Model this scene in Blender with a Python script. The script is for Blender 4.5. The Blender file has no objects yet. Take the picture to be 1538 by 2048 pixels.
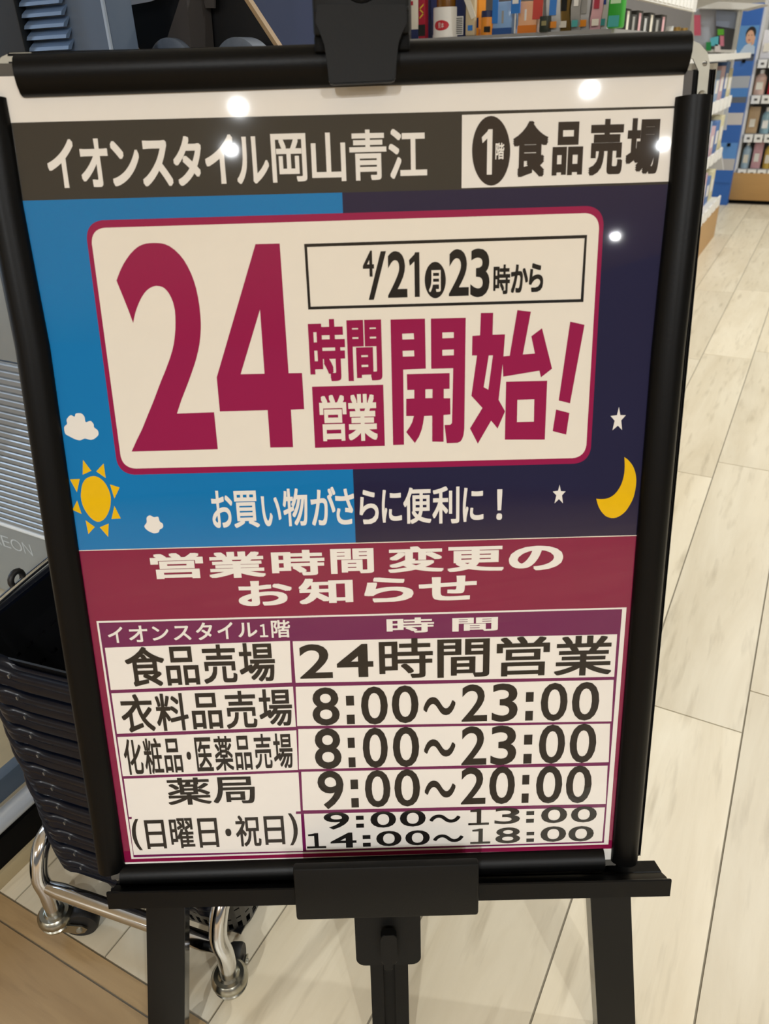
import bpy, bmesh, math, random
import numpy as np
from mathutils import Vector, Matrix
random.seed(7)
S = bpy.context.scene
COL = S.collection
W_PX, H_PX = 1538, 2048
# ------------------------------------------------------------------ camera
F_PX = 1518.835
R = np.array([[0.8830373898318309, -0.2132186214427849, 0.4180703142164312],
              [0.46822352607250817, 0.4606451545506002, -0.7540376457586723],
              [-0.03180719716061886, 0.8615937912143355, 0.5066008696693023]])
CAM_H = 1.148
cam = bpy.data.cameras.new('camera'); cam_o = bpy.data.objects.new('camera', cam); COL.objects.link(cam_o)
cam.sensor_fit = 'HORIZONTAL'; cam.sensor_width = 36.0; cam.lens = 36.0 * F_PX / W_PX
cam.clip_start = 0.02; cam.clip_end = 100
M4 = Matrix([list(R[0]) + [0], list(R[1]) + [0], list(R[2]) + [CAM_H], [0, 0, 0, 1]])
cam_o.matrix_world = M4
cam.dof.use_dof = True; cam.dof.focus_distance = 1.0; cam.dof.aperture_fstop = 11.0
S.camera = cam_o
# ------------------------------------------------------------------ world, exposure
S.view_settings.view_transform = 'Standard'
S.view_settings.look = 'None'
S.view_settings.gamma = 1.0
S.view_settings.exposure = 0.0
S.view_settings.use_curve_mapping = False
S.cycles.use_denoising = True
world = bpy.data.worlds.new('world'); S.world = world; world.use_nodes = True
world.node_tree.nodes['Background'].inputs[0].default_value = (1.0, 0.98, 0.96, 1)
world.node_tree.nodes['Background'].inputs[1].default_value = 0.14
# ------------------------------------------------------------------ lamps in the shop ceiling
CEIL = 2.9
LAMPS = [  # x, y, watts : recessed ceiling downlights
    (0.93, -3.3, 96), (2.73, -2.23, 74), (3.85, -2.65, 50), (1.09, -3.95, 70), (5.4, -4.6, 46),
    (0.42, 2.9, 36), (1.9, 1.9, 26), (0.9, 4.9, 38), (0.8, 7.0, 42), (-1.4, 4.2, 14),
    (-0.8, -7.5, 70), (-1.2, -10.5, 70), (-3.0, -9.0, 70)]  # this row is added out of view to brighten the far ceiling
for (lx, ly, lw) in LAMPS:
    L = bpy.data.lights.new('downlight', 'AREA'); L.shape = 'DISK'; L.size = 0.055; L.energy = lw
    L.color = (0.955, 0.985, 1.0)
    lo = bpy.data.objects.new('downlight', L); COL.objects.link(lo); lo.location = (lx, ly, CEIL - 0.03)
# added cool fill lamp, out of view at left, for blue sheen on baskets
L = bpy.data.lights.new('cool_fill_light', 'AREA'); L.shape = 'RECTANGLE'; L.size = 0.3; L.size_y = 1.4; L.energy = 18; L.color = (0.55, 0.75, 1.0)
lo = bpy.data.objects.new('cool_fill_light', L); COL.objects.link(lo)
lo.location = (-2.6, 0.2, 1.6); lo.rotation_euler = (math.radians(90), 0, math.radians(-90))

# ------------------------------------------------------------------ rays: where a measured sight line meets a plane
def ray(px, py):
    d = R @ np.array([px - 769.0, -(py - 1024.0), -F_PX]); return d / np.linalg.norm(d)
ORG = np.array([0, 0, CAM_H])
def at_z(px, py, z): d = ray(px, py); return ORG + d * ((z - CAM_H) / d[2])
def at_y(px, py, y): d = ray(px, py); return ORG + d * (y / d[1])
def at_x(px, py, x): d = ray(px, py); return ORG + d * (x / d[0])
def to_px(Pw):
    q = (np.asarray(Pw) - ORG) @ R
    return np.stack([769 + F_PX * q[..., 0] / -q[..., 2], 1024 - F_PX * q[..., 1] / -q[..., 2]], -1)
# sign frame of reference: x right, y up the leaning board, z towards the reader
P0 = np.array([-0.5539361879, 0.3419611911, 0.3443206982])
U = np.array([0.8755789522896928, 0.48296790530784434, -0.010173531827092528])
V = np.array([-0.09695935791873435, 0.19633232409678245, 0.9757317773992721])
N = np.array([0.47324452582071197, -0.8533437882572938, 0.21873270862726585])
SIGN = Matrix([[U[0], V[0], N[0], P0[0]], [U[1], V[1], N[1], P0[1]], [U[2], V[2], N[2], P0[2]], [0, 0, 0, 1]])
def uvz(px, py, z=0.0):
    d = ray(px, py); o = P0 + N * z - ORG
    s = np.linalg.solve(np.array([U, V, -d]).T, -o); return s[:2]
def uv_px(uv, z=0.0):
    uv = np.asarray(uv, float); return to_px(P0 + uv[..., :1] * U + uv[..., 1:2] * V + N * z)

# ------------------------------------------------------------------ materials
def lin(hexs):
    hexs = hexs.lstrip('#'); out = []
    for i in (0, 2, 4):
        v = int(hexs[i:i + 2], 16) / 255
        out.append(v / 12.92 if v <= 0.04045 else ((v + 0.055) / 1.055) ** 2.4)
    return (*out, 1)
MATS = {}
def mat(name, col, rough=0.5, metal=0.0, coat=0.0, noise=0.0, nscale=30.0, bump=0.0, spec=0.5, trans=0.0, emit=0.0, alpha=1.0, stretch=None):
    if name in MATS: return MATS[name]
    m = bpy.data.materials.new(name); m.use_nodes = True
    nt = m.node_tree; b = nt.nodes['Principled BSDF']
    c = lin(col) if isinstance(col, str) else (*col, 1)
    b.inputs['Base Color'].default_value = c
    b.inputs['Roughness'].default_value = rough; b.inputs['Metallic'].default_value = metal
    b.inputs['Specular IOR Level'].default_value = spec
    if coat:
        b.inputs['Coat Weight'].default_value = coat; b.inputs['Coat Roughness'].default_value = 0.025; b.inputs['Coat IOR'].default_value = 1.52
    if trans: b.inputs['Transmission Weight'].default_value = trans
    if alpha < 1: b.inputs['Alpha'].default_value = alpha
    if emit:
        b.inputs['Emission Color'].default_value = c; b.inputs['Emission Strength'].default_value = emit
    if noise or bump:
        tc = nt.nodes.new('ShaderNodeTexCoord'); mp = nt.nodes.new('ShaderNodeMapping')
        nt.links.new(tc.outputs['Object'], mp.inputs['Vector'])
        if stretch: mp.inputs['Scale'].default_value = stretch
        nz = nt.nodes.new('ShaderNodeTexNoise'); nz.inputs['Scale'].default_value = nscale; nz.inputs['Detail'].default_value = 4
        nt.links.new(mp.outputs['Vector'], nz.inputs['Vector'])
        if noise:
            mx = nt.nodes.new('ShaderNodeMix'); mx.data_type = 'RGBA'
            mx.inputs[6].default_value = tuple(max(0, v * (1 - noise)) for v in c[:3]) + (1,)
            mx.inputs[7].default_value = tuple(min(1, v * (1 + noise)) for v in c[:3]) + (1,)
            nt.links.new(nz.outputs['Fac'], mx.inputs[0]); nt.links.new(mx.outputs[2], b.inputs['Base Color'])
        if bump:
            bp = nt.nodes.new('ShaderNodeBump'); bp.inputs['Strength'].default_value = bump; bp.inputs['Distance'].default_value = 0.002
            nt.links.new(nz.outputs['Fac'], bp.inputs['Height']); nt.links.new(bp.outputs['Normal'], b.inputs['Normal'])
    MATS[name] = m; return m

# ------------------------------------------------------------------ mesh helpers
def link_mesh(name, me, m=None, parent=None, smooth=False):
    if m is not None:
        me.materials.clear(); me.materials.append(m)
    o = bpy.data.objects.new(name, me); COL.objects.link(o)
    if parent is not None: o.parent = parent
    if smooth:
        for p in me.polygons: p.use_smooth = True
    return o
def from_data(name, verts, faces, m, parent=None, smooth=False):
    me = bpy.data.meshes.new(name); me.from_pydata([tuple(map(float, v)) for v in verts], [], faces); me.update()
    return link_mesh(name, me, m, parent, smooth)
def bm_obj(name, bm, m, parent=None, smooth=False, angle=None):
    me = bpy.data.meshes.new(name)
    bmesh.ops.recalc_face_normals(bm, faces=bm.faces[:]); bm.to_mesh(me); bm.free()
    o = link_mesh(name, me, m, parent)
    if smooth or angle:
        a = math.radians(angle or 40)
        for p in me.polygons: p.use_smooth = True
        try: me.set_sharp_from_angle(angle=a)
        except Exception: pass
    return o
def add_box(bm, x0, x1, y0, y1, z0, z1, bev=0.0, seg=2, mtx=None):
    r = bmesh.ops.create_cube(bm, size=1.0); vs = r['verts']
    for v in vs:
        v.co = Vector(((x0 + x1) / 2 + v.co.x * (x1 - x0), (y0 + y1) / 2 + v.co.y * (y1 - y0), (z0 + z1) / 2 + v.co.z * (z1 - z0)))
    if bev:
        es = list({e for v in vs for e in v.link_edges})
        r2 = bmesh.ops.bevel(bm, geom=es, offset=bev, segments=seg, affect='EDGES', profile=0.5)
        vs = list({v for f in r2['faces'] for v in f.verts} | {v for v in vs if v.is_valid})
    if mtx is not None:
        bmesh.ops.transform(bm, matrix=mtx, verts=[v for v in vs if v.is_valid])
    return vs
def box(name, x0, x1, y0, y1, z0, z1, m, parent=None, bev=0.0, seg=2):
    bm = bmesh.new(); add_box(bm, x0, x1, y0, y1, z0, z1, bev, seg); return bm_obj(name, bm, m, parent, angle=40 if bev else None)
def add_prism(bm, pts, z0, z1, mtx=None):
    """polygon pts in xy from z0 to z1"""
    a = [bm.verts.new((p[0], p[1], z0)) for p in pts]; b = [bm.verts.new((p[0], p[1], z1)) for p in pts]
    bm.faces.new(a[::-1]); bm.faces.new(b); n = len(pts)
    for i in range(n): bm.faces.new((a[i], a[(i + 1) % n], b[(i + 1) % n], b[i]))
    if mtx is not None: bmesh.ops.transform(bm, matrix=mtx, verts=a + b)
    return a + b
def prism(name, pts, z0, z1, m, parent=None, mtx=None):
    bm = bmesh.new(); add_prism(bm, pts, z0, z1, mtx); return bm_obj(name, bm, m, parent, angle=30)
def smooth_path(pts, sub=8, closed=False):
    P = [Vector(p) for p in pts]; out = []; n = len(P)
    rng = range(n) if closed else range(n - 1)
    for i in rng:
        if closed: p0, p1, p2, p3 = P[(i - 1) % n], P[i], P[(i + 1) % n], P[(i + 2) % n]
        else: p0, p1, p2, p3 = P[max(i - 1, 0)], P[i], P[i + 1], P[min(i + 2, n - 1)]
        for k in range(sub):
            t = k / sub
            out.append(0.5 * ((2 * p1) + (-p0 + p2) * t + (2 * p0 - 5 * p1 + 4 * p2 - p3) * t * t + (-p0 + 3 * p1 - 3 * p2 + p3) * t ** 3))
    if not closed: out.append(P[-1])
    return out
def add_tube(bm, path, r, seg=12, closed=False, ry=None):
    path = [Vector(p) for p in path]; n = len(path); rings = []
    ref = Vector((0, 0, 1)); 
    for i, p in enumerate(path):
        a = path[(i - 1) % n] if (closed or i > 0) else p; b = path[(i + 1) % n] if (closed or i < n - 1) else p
        t = (b - a).normalized()
        if abs(t.dot(ref)) > 0.95: ref2 = Vector((1, 0, 0)) if abs(t.x) < .9 else Vector((0, 1, 0))
        else: ref2 = ref
        if i and rings:
            ref2 = lastn
        u = (ref2 - t * ref2.dot(t)).normalized(); w = t.cross(u); lastn = u
        rr = r(i / (n - 1)) if callable(r) else r
        rings.append([bm.verts.new(p + u * math.cos(2 * math.pi * k / seg) * (ry or rr) + w * math.sin(2 * math.pi * k / seg) * rr) for k in range(seg)])
    for i in range(n if closed else n - 1):
        A, B = rings[i], rings[(i + 1) % n]
        for k in range(seg): bm.faces.new((A[k], A[(k + 1) % seg], B[(k + 1) % seg], B[k]))
    if not closed:
        bm.faces.new(rings[0][::-1]); bm.faces.new(rings[-1])
def tube(name, path, r, m, parent=None, seg=12, closed=False, ry=None):
    bm = bmesh.new(); add_tube(bm, path, r, seg, closed, ry); return bm_obj(name, bm, m, parent, angle=50)
def add_lathe(bm, prof, c=(0, 0, 0), seg=28, mtx=None):
    rings = []
    for (r, z) in prof:
        rings.append([bm.verts.new((c[0] + r * math.cos(2 * math.pi * k / seg), c[1] + r * math.sin(2 * math.pi * k / seg), c[2] + z)) for k in range(seg)] if r > 1e-6 else [bm.verts.new((c[0], c[1], c[2] + z))])
    for A, B in zip(rings, rings[1:]):
        for k in range(seg):
            if len(A) == 1 and len(B) == 1: continue
            if len(A) == 1: bm.faces.new((A[0], B[k], B[(k + 1) % seg]))
            elif len(B) == 1: bm.faces.new((A[k], A[(k + 1) % seg], B[0]))
            else: bm.faces.new((A[k], A[(k + 1) % seg], B[(k + 1) % seg], B[k]))
    vs = [v for r_ in rings for v in r_]
    if mtx is not None: bmesh.ops.transform(bm, matrix=mtx, verts=vs)
    return vs
def lathe(name, prof, m, parent=None, c=(0, 0, 0), seg=28, mtx=None):
    bm = bmesh.new(); add_lathe(bm, prof, c, seg, mtx); return bm_obj(name, bm, m, parent, angle=40)
def empty(name, loc=(0, 0, 0), rz=0.0, matrix=None):
    o = bpy.data.objects.new(name, None); COL.objects.link(o); o.empty_display_size = 0.05
    if matrix is not None: o.matrix_world = matrix
    else: o.location = loc; o.rotation_euler = (0, 0, rz)
    return o
def tag(o, label=None, cat=None, group=None, kind=None):
    if label: o['label'] = label
    if cat: o['category'] = cat
    if group: o['group'] = group
    if kind: o['kind'] = kind
    return o
def structure(o): o['kind'] = 'structure'; return o
def fill_mesh(name, loops):
    """flat mesh in xy from closed outlines, the even-odd rule cuts the holes"""
    cu = bpy.data.curves.new(name, 'CURVE'); cu.dimensions = '2D'; cu.fill_mode = 'FRONT'
    for lp in loops:
        s = cu.splines.new('POLY'); s.points.add(len(lp) - 1)
        for p, q in zip(s.points, lp): p.co = (q[0], q[1], 0, 1)
        s.use_cyclic_u = True
    o = bpy.data.objects.new('tmp', cu); COL.objects.link(o)
    bpy.context.view_layer.update()
    me = bpy.data.meshes.new_from_object(o.evaluated_get(bpy.context.evaluated_depsgraph_get()))
    bpy.data.objects.remove(o); bpy.data.curves.remove(cu)
    v = np.array([list(x.co)[:2] for x in me.vertices]).reshape(-1, 2); f = [list(p.vertices) for p in me.polygons]
    bpy.data.meshes.remove(me)
    return v, f
GL = {}
def glyph(ch, bold):
    key = (ch, round(bold, 4))
    if key in GL: return GL[key]
    cu = bpy.data.curves.new('glyph', 'FONT'); cu.body = ch; cu.size = 1.0; wide = ord(ch) > 0x2E80 or ch == '4'; cu.offset = 0.0 if wide else bold; cu.resolution_u = 4; cu.fill_mode = 'FRONT'
    o = bpy.data.objects.new('tmp', cu); COL.objects.link(o)
    bpy.context.view_layer.update()
    me = bpy.data.meshes.new_from_object(o.evaluated_get(bpy.context.evaluated_depsgraph_get()))
    bpy.data.objects.remove(o); bpy.data.curves.remove(cu)
    v = np.array([list(x.co)[:2] for x in me.vertices]).reshape(-1, 2); f = [list(p.vertices) for p in me.polygons]
    bpy.data.meshes.remove(me)
    if wide and bold > 0:        # heavier weight: the outline stamped around itself
        V2, F2 = [], []
        for dx, dy in ((-1, -1), (0, -1), (1, -1), (-1, 0), (1, 0), (-1, 1), (0, 1), (1, 1)):
            b = len(V2) * len(v); V2.append(np.column_stack([v + np.array((dx, dy)) * bold, np.full(len(v), len(V2) * 1.5e-5)])); F2 += [[b + i for i in q] for q in f]
        v, f = np.concatenate(V2), F2
    else: v = np.column_stack([v, np.zeros(len(v))])
    GL[key] = (v, f); return GL[key]

# ================================================================== SETTING
# floor: wood-look tiles, 20 x 120 cm, with grout gaps
PW, PL, PX0 = 0.2, 1.2, -0.3104
JOINT = {-1: 1.043, 0: 1.130, 1: 0.050, 2: 0.18}
def tile_mat(name, c1, c2, c3, rough, grain):
    m = bpy.data.materials.new(name); m.use_nodes = True; nt = m.node_tree; b = nt.nodes['Principled BSDF']
    N_ = nt.nodes.new; Lk = nt.links.new
    at = N_('ShaderNodeAttribute'); at.attribute_name = 'plank'; at.attribute_type = 'GEOMETRY'
    tc = N_('ShaderNodeTexCoord'); vm = N_('ShaderNodeVectorMath'); vm.operation = 'MULTIPLY_ADD'
    Lk(at.outputs['Color'], vm.inputs[0]); vm.inputs[1].default_value = (37, 91, 53); Lk(tc.outputs['Object'], vm.inputs[2])
    mp = N_('ShaderNodeMapping'); mp.inputs['Scale'].default_value = grain; Lk(vm.outputs[0], mp.inputs['Vector'])
    n1 = N_('ShaderNodeTexNoise'); n1.inputs['Scale'].default_value = 1.0; n1.inputs['Detail'].default_value = 8; n1.inputs['Roughness'].default_value = 0.65; n1.inputs['Distortion'].default_value = 0.6
    Lk(mp.outputs['Vector'], n1.inputs['Vector'])
    mp2 = N_('ShaderNodeMapping'); mp2.inputs['Scale'].default_value = tuple(g * 5 for g in grain); Lk(vm.outputs[0], mp2.inputs['Vector'])
    n2 = N_('ShaderNodeTexNoise'); n2.inputs['Scale'].default_value = 1.0; n2.inputs['Detail'].default_value = 4
    Lk(mp2.outputs['Vector'], n2.inputs['Vector'])
    cr = N_('ShaderNodeValToRGB'); cr.color_ramp.elements[0].position = 0.30; cr.color_ramp.elements[1].position = 0.68
    cr.color_ramp.elements[0].color = lin(c2); cr.color_ramp.elements[1].color = lin(c1)
    Lk(n1.outputs['Fac'], cr.inputs['Fac'])
    mx = N_('ShaderNodeMix'); mx.data_type = 'RGBA'; mx.blend_type = 'MIX'; mx.inputs[7].default_value = lin(c3)
    ra = N_('ShaderNodeMapRange'); ra.inputs[1].default_value = 0.56; ra.inputs[2].default_value = 0.85; ra.inputs[3].default_value = 0; ra.inputs[4].default_value = 0.6
    Lk(n2.outputs['Fac'], ra.inputs[0]); Lk(ra.outputs[0], mx.inputs[0]); Lk(cr.outputs['Color'], mx.inputs[6])
    hs = N_('ShaderNodeHueSaturation'); sp = N_('ShaderNodeSeparateColor'); Lk(at.outputs['Color'], sp.inputs[0])
    rv = N_('ShaderNodeMapRange'); rv.inputs[3].default_value = 0.90; rv.inputs[4].default_value = 1.06; Lk(sp.outputs[0], rv.inputs[0])
    Lk(rv.outputs[0], hs.inputs['Value']); Lk(mx.outputs[2], hs.inputs['Color']); Lk(hs.outputs[0], b.inputs['Base Color'])
    b.inputs['Roughness'].default_value = rough
    bp = N_('ShaderNodeBump'); bp.inputs['Strength'].default_value = 0.15; bp.inputs['Distance'].default_value = 0.001
    Lk(n2.outputs['Fac'], bp.inputs['Height']); Lk(bp.outputs['Normal'], b.inputs['Normal'])
    return m
def planks(name, rects, m, z=0.0, th=0.004):
    verts, faces, cols = [], [], []
    for (x0, x1, y0, y1) in rects:
        i = len(verts); c = (random.random(), random.random(), random.random(), 1)
        verts += [(x0, y0, z), (x1, y0, z), (x1, y1, z), (x0, y1, z), (x0, y0, z - th), (x1, y0, z - th), (x1, y1, z - th), (x0, y1, z - th)]
        for f in ((0, 1, 2, 3), (0, 4, 5, 1), (1, 5, 6, 2), (2, 6, 7, 3), (3, 7, 4, 0)): faces.append(tuple(i + k for k in f)); cols += [c] * 4
    o = from_data(name, verts, faces, m)
    ca = o.data.color_attributes.new('plank', 'FLOAT_COLOR', 'CORNER')
    for k, c in enumerate(cols): ca.data[k].color = c
    return structure(o)
BX, BY = -0.52, 0.357          # the border tiles run the other way on the entrance side
g = 0.0016; FRONT = -0.05
rects = []
for k in range(-20, 34):
    x0 = PX0 + k * PW; x1 = x0 + PW
    off = JOINT.get(k, (k * 0.437) % 1.2)
    n = -12
    while n * PL + off < 10.5:
        y0, y1 = n * PL + off, (n + 1) * PL + off; n += 1
        lo = BY if x1 < BX + 0.17 else FRONT
        a, b_ = max(y0, lo), min(y1, 10.5)
        if b_ - a > 0.01: rects.append((x0 + g, x1 - g, a + g, b_ - g))
planks('floor', rects, tile_mat('pale_wood_tile', '#e6dcc4', '#d3c6aa', '#9c8c6e', 0.42, (9, 1.1, 9)))
rects = []
xe = PX0 + (-1) * PW
y = BY; rows = [0.033] + [0.2] * 68
for j, hgt in enumerate(rows):
    y1 = y; y0 = y - hgt; y = y0; x = xe - (0.0 if j == 0 else (j * 0.41) % 1.2); xr = xe
    while xr > -4.4:
        xl = x if x < xr - 0.02 else x - 1.2
        rects.append((xl + g, xr - g, y0 + g, y1 - g)); xr = xl; x = xl - 1.2
front = []  # unseen front floor, laid in dark tan to weaken the poster's reflected veil
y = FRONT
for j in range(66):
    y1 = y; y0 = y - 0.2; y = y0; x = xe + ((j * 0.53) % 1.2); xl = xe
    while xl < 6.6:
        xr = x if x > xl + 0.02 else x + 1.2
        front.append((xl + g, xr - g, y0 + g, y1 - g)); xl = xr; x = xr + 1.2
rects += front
planks('floor_border_and_dark_front', rects, tile_mat('tan_wood_tile', '#b89b70', '#9c7f58', '#6e5538', 0.45, (1.2, 10, 9)))
structure(from_data('floor_grout', [(-4.5, -14, -0.0025), (6.6, -14, -0.0025), (6.6, 10.5, -0.0025), (-4.5, 10.5, -0.0025)], [(0, 1, 2, 3)], mat('grout', '#8d8574', 0.9, noise=0.1)))
structure(box('ceiling', -4.5, 6.6, -14, 10.5, CEIL, CEIL + 0.1, mat('ceiling_paint', '#efebe2', 0.9, noise=0.02)))
wallm = mat('wall_paint', '#e9e4d8', 0.9, noise=0.02)
structure(box('wall_back', -4.5, 6.6, 9.6, 9.7, 0, CEIL, wallm))
structure(box('wall_left', -4.5, -4.4, -14, 9.6, 0, CEIL, wallm))

# ================================================================== POSTER
PAPER = dict(rough=0.6, coat=1.0, spec=0.08)
white = mat('paper_white', '#e6e3dd', noise=0.02, nscale=60, **PAPER)
boxwhite = mat('paper_cream', '#e6e0d4', noise=0.02, nscale=50, **PAPER)
cellwhite = mat('paper_grey_white', '#e8e4de', noise=0.02, nscale=60, **PAPER)
ink_grey = mat('ink_charcoal', '#33322e', **PAPER)
ink_black = mat('ink_black', '#1c1a18', **PAPER)
ink_brown = mat('ink_soft_black', '#2b2522', **PAPER)
blue = mat('ink_sky_blue', '#0474b4', noise=0.06, nscale=6, **PAPER)
navy = mat('ink_night_navy', '#1d1b3c', noise=0.08, nscale=6, **PAPER)
mag = mat('ink_magenta', '#921048', noise=0.05, nscale=8, **PAPER)
mag2 = mat('ink_dark_magenta', '#80103f', noise=0.06, nscale=8, **PAPER)
purple = mat('ink_purple', '#6b1850', noise=0.06, nscale=12, **PAPER)
yellow = mat('ink_yellow', '#e6b800', noise=0.06, nscale=90, **PAPER)

poster = empty('poster', matrix=SIGN)
tag(poster, 'printed opening hours poster with a big magenta 24 in the black sign frame', 'poster')
def flat(name, loops, z, m, parent=poster):
    v, f = fill_mesh(name, loops)
    return from_data(name, [(a, b, z) for a, b in v], f, m, parent)
def quad_px(pts): return [tuple(uvz(*p)) for p in pts]
LZ = 0.00016
VB = 0.7257 * 1.0893            # top of the header band
box('sheet', -0.006, 0.580, -0.012, 0.826, -0.0006, 0.0, white, poster)
u_split0 = uvz(685, 392)[0]; 
v_bandlow = (uvz(46, 407)[1] + uvz(1336, 363)[1]) / 2
v_mag = (uvz(158, 1102)[1] + uvz(1273, 1070)[1]) / 2
usp = (uvz(684.6, 391.7)[0] + uvz(707, 940)[0] + uvz(710, 1079)[0]) / 3
v_bot = (uvz(249.8, 1726)[1] + uvz(1206, 1696)[1]) / 2
UL, UR = -0.006, 0.580
def rect(u0, u1, v0, v1): return [(u0, v0), (u1, v0), (u1, v1), (u0, v1)]
flat('header_band', [rect(UL, UR, v_bandlow, VB)], LZ, ink_grey)
flat('day_sky_panel', [rect(UL, usp, v_mag, v_bandlow)], LZ, blue)
flat('night_sky_panel', [rect(usp, UR, v_mag, v_bandlow)], LZ, navy)
flat('notice_panel', [rect(UL, UR, v_bot, v_mag)], LZ, mag2)
flat('panel_seam', [rect(UL, UR, v_mag - 0.0004, v_mag + 0.0005)], 2 * LZ, boxwhite)
# floor badge (white box in the header)
flat('floor_badge', [quad_px([(924, 230), (1352, 216.5), (1341, 363), (923, 376.5)])], 2 * LZ, white)
# announcement box
def rounded(quad, r, n=8):
    """rounded corners on a uv quad (clockwise or anticlockwise)"""
    out = []; Q = [np.array(q) for q in quad]
    for i in range(4):
        p, a, b = Q[i], Q[i - 1], Q[(i + 1) % 4]
        da = (a - p) / np.linalg.norm(a - p); db = (b - p) / np.linalg.norm(b - p)
        s, e = p + da * r, p + db * r
        for k in range(n + 1):
            t = k / n; out.append(tuple((1 - t) ** 2 * s + 2 * t * (1 - t) * (p + (da + db) * r * 0.08) + t * t * e))
    return out
flat('announcement_border', [rounded(quad_px([(169, 441.5), (1209, 411), (1180, 926.5), (237, 950)]), 0.016)], 2 * LZ, mag)
flat('announcement_box', [rounded(quad_px([(180, 456.5), (1199.5, 425.5), (1171, 915.5), (245, 937.5)]), 0.013)], 3 * LZ, boxwhite)

def Z(zoom, pts):
    ox, oy, sc = zoom; return [tuple(uvz(ox + x / sc, oy + y / sc)) for x, y in pts]
Z4 = (160, 430, 3.204); Z5 = (590, 440, 2.441); Z6 = (600, 600, 2.481); Z7 = (100, 800, 4.806); Z8 = (1080, 780, 6.605)
# big 24
flat('big_numeral', [Z(Z4, sm) for sm in [
    [(235, 420), (248, 385), (262, 350), (280, 314), (300, 282), (324, 249), (350, 222), (374, 203), (400, 190), (425, 183), (450, 180), (485, 179), (520, 181), (548, 188), (575, 200), (608, 224), (640, 255), (667, 289), (690, 328), (712, 373), (730, 420), (745, 470), (757, 525), (766, 580), (772, 640), (775, 690), (775, 735), (772, 778), (767, 825), (758, 870), (746, 920), (732, 965), (716, 1012), (699, 1060), (680, 1110), (650, 1187), (622, 1272), (860, 1263), (884, 1500), (332, 1515), (366, 1440), (400, 1370), (436, 1280), (470, 1198), (497, 1126), (522, 1060), (543, 1010), (562, 960), (578, 916), (592, 870), (602, 826), (608, 780), (612, 735), (613, 690), (612, 650), (609, 610), (604, 585), (597, 558), (585, 529), (571, 502), (558, 485), (543, 470), (527, 460), (510, 456), (490, 454), (470, 458), (450, 467), (430, 482), (414, 500), (400, 521), (387, 545), (375, 572), (364, 601), (355, 630), (348, 660), (342, 692), (310, 605), (280, 530)]]], 4 * LZ, mag)
flat('big_numeral', [Z(Z4, [(1125, 187), (1280, 183), (1337, 1013), (1423, 1012), (1437, 1243), (1352, 1247), (1366, 1487), (1220, 1489), (1203, 1250), (897, 1258), (877, 1040)]),
                     Z(Z4, [(1154, 605), (1183, 1017), (1030, 1020)])], 4 * LZ, mag)
# date box outline
flat('date_frame', [Z(Z5, [(45, 117), (1425, 73), (1407, 400), (65, 437)]), Z(Z5, [(59, 132), (1413, 89), (1394, 386), (77, 423)])], 4 * LZ, ink_black)
def ellipse_px(zoom, x0, y0, x1, y1, n=40, sh=0.0):
    return Z(zoom, [((x0 + x1) / 2 + (x1 - x0) / 2 * math.cos(2 * math.pi * k / n) + sh * math.sin(2 * math.pi * k / n), (y0 + y1) / 2 + (y1 - y0) / 2 * math.sin(2 * math.pi * k / n)) for k in range(n)])
flat('weekday_disc', [ellipse_px(Z5, 633, 204, 736, 382)], 4 * LZ, ink_black)
Z3 = (900, 200, 3.343)
flat('floor_number_disc', [ellipse_px(Z3, 147, 107, 402, 573)], 3 * LZ, ink_brown)
# 営業 plate
flat('business_plate', [Z(Z6, [(60, 430), (413, 420), (421, 723), (75, 733)])], 4 * LZ, mag)
# 開始! drawn as outlines
flat('start_lettering', [Z(Z6, p) for p in [
    [(449, 97), (620, 92), (624, 340), (512, 345), (516, 717), (462, 719)], [(507, 167), (564, 165), (566, 194), (508, 196)], [(509, 252), (566, 250), (567, 279), (510, 281)],
    [(649, 92), (822, 88), (815, 640), (811, 670), (804, 690), (795, 702), (782, 708), (728, 710), (717, 620), (745, 619), (754, 610), (760, 338), (651, 341)], [(706, 161), (763, 159), (763, 188), (706, 190)], [(706, 247), (763, 245), (763, 274), (706, 276)],
    [(530, 368), (742, 362), (742, 440), (713, 441), (713, 487), (745, 487), (746, 567), (712, 570), (712, 703), (656, 702), (656, 573), (616, 575), (611, 610), (603, 645), (590, 678), (570, 709), (527, 655), (545, 628), (557, 605), (565, 575), (527, 575), (527, 490), (567, 488), (567, 445), (532, 446)], [(622, 443), (657, 442), (657, 486), (622, 487)]]]
    , 4 * LZ, mag)
flat('start_lettering', [Z(Z6, p) for p in [
    [(897, 64), (958, 63), (955, 172), (1017, 170), (1008, 290), (985, 495), (1017, 552), (980, 637), (948, 598), (882, 712), (843, 637), (905, 535), (850, 475), (878, 275), (853, 275), (855, 178), (893, 175)], [(936, 275), (957, 274), (934, 445), (911, 432)],
    [(1022, 405), (1226, 400), (1214, 692), (1016, 692)], [(1078, 495), (1162, 492), (1160, 603), (1076, 605)]]], 4 * LZ, mag)
flat('start_lettering', [Z(Z6, [(1078, 50), (1145, 58), (1105, 270), (1165, 265), (1147, 180), (1200, 140), (1250, 340), (1195, 383), (1187, 350), (1008, 380), (1003, 280), (1040, 276)])], 4.5 * LZ, mag)
flat('exclamation_mark', [Z(Z6, [(1340, 107), (1411, 123), (1339, 512), (1283, 498)]), Z(Z6, [(1270, 543), (1336, 560), (1320, 667), (1253, 650)])], 4 * LZ, mag)
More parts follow.
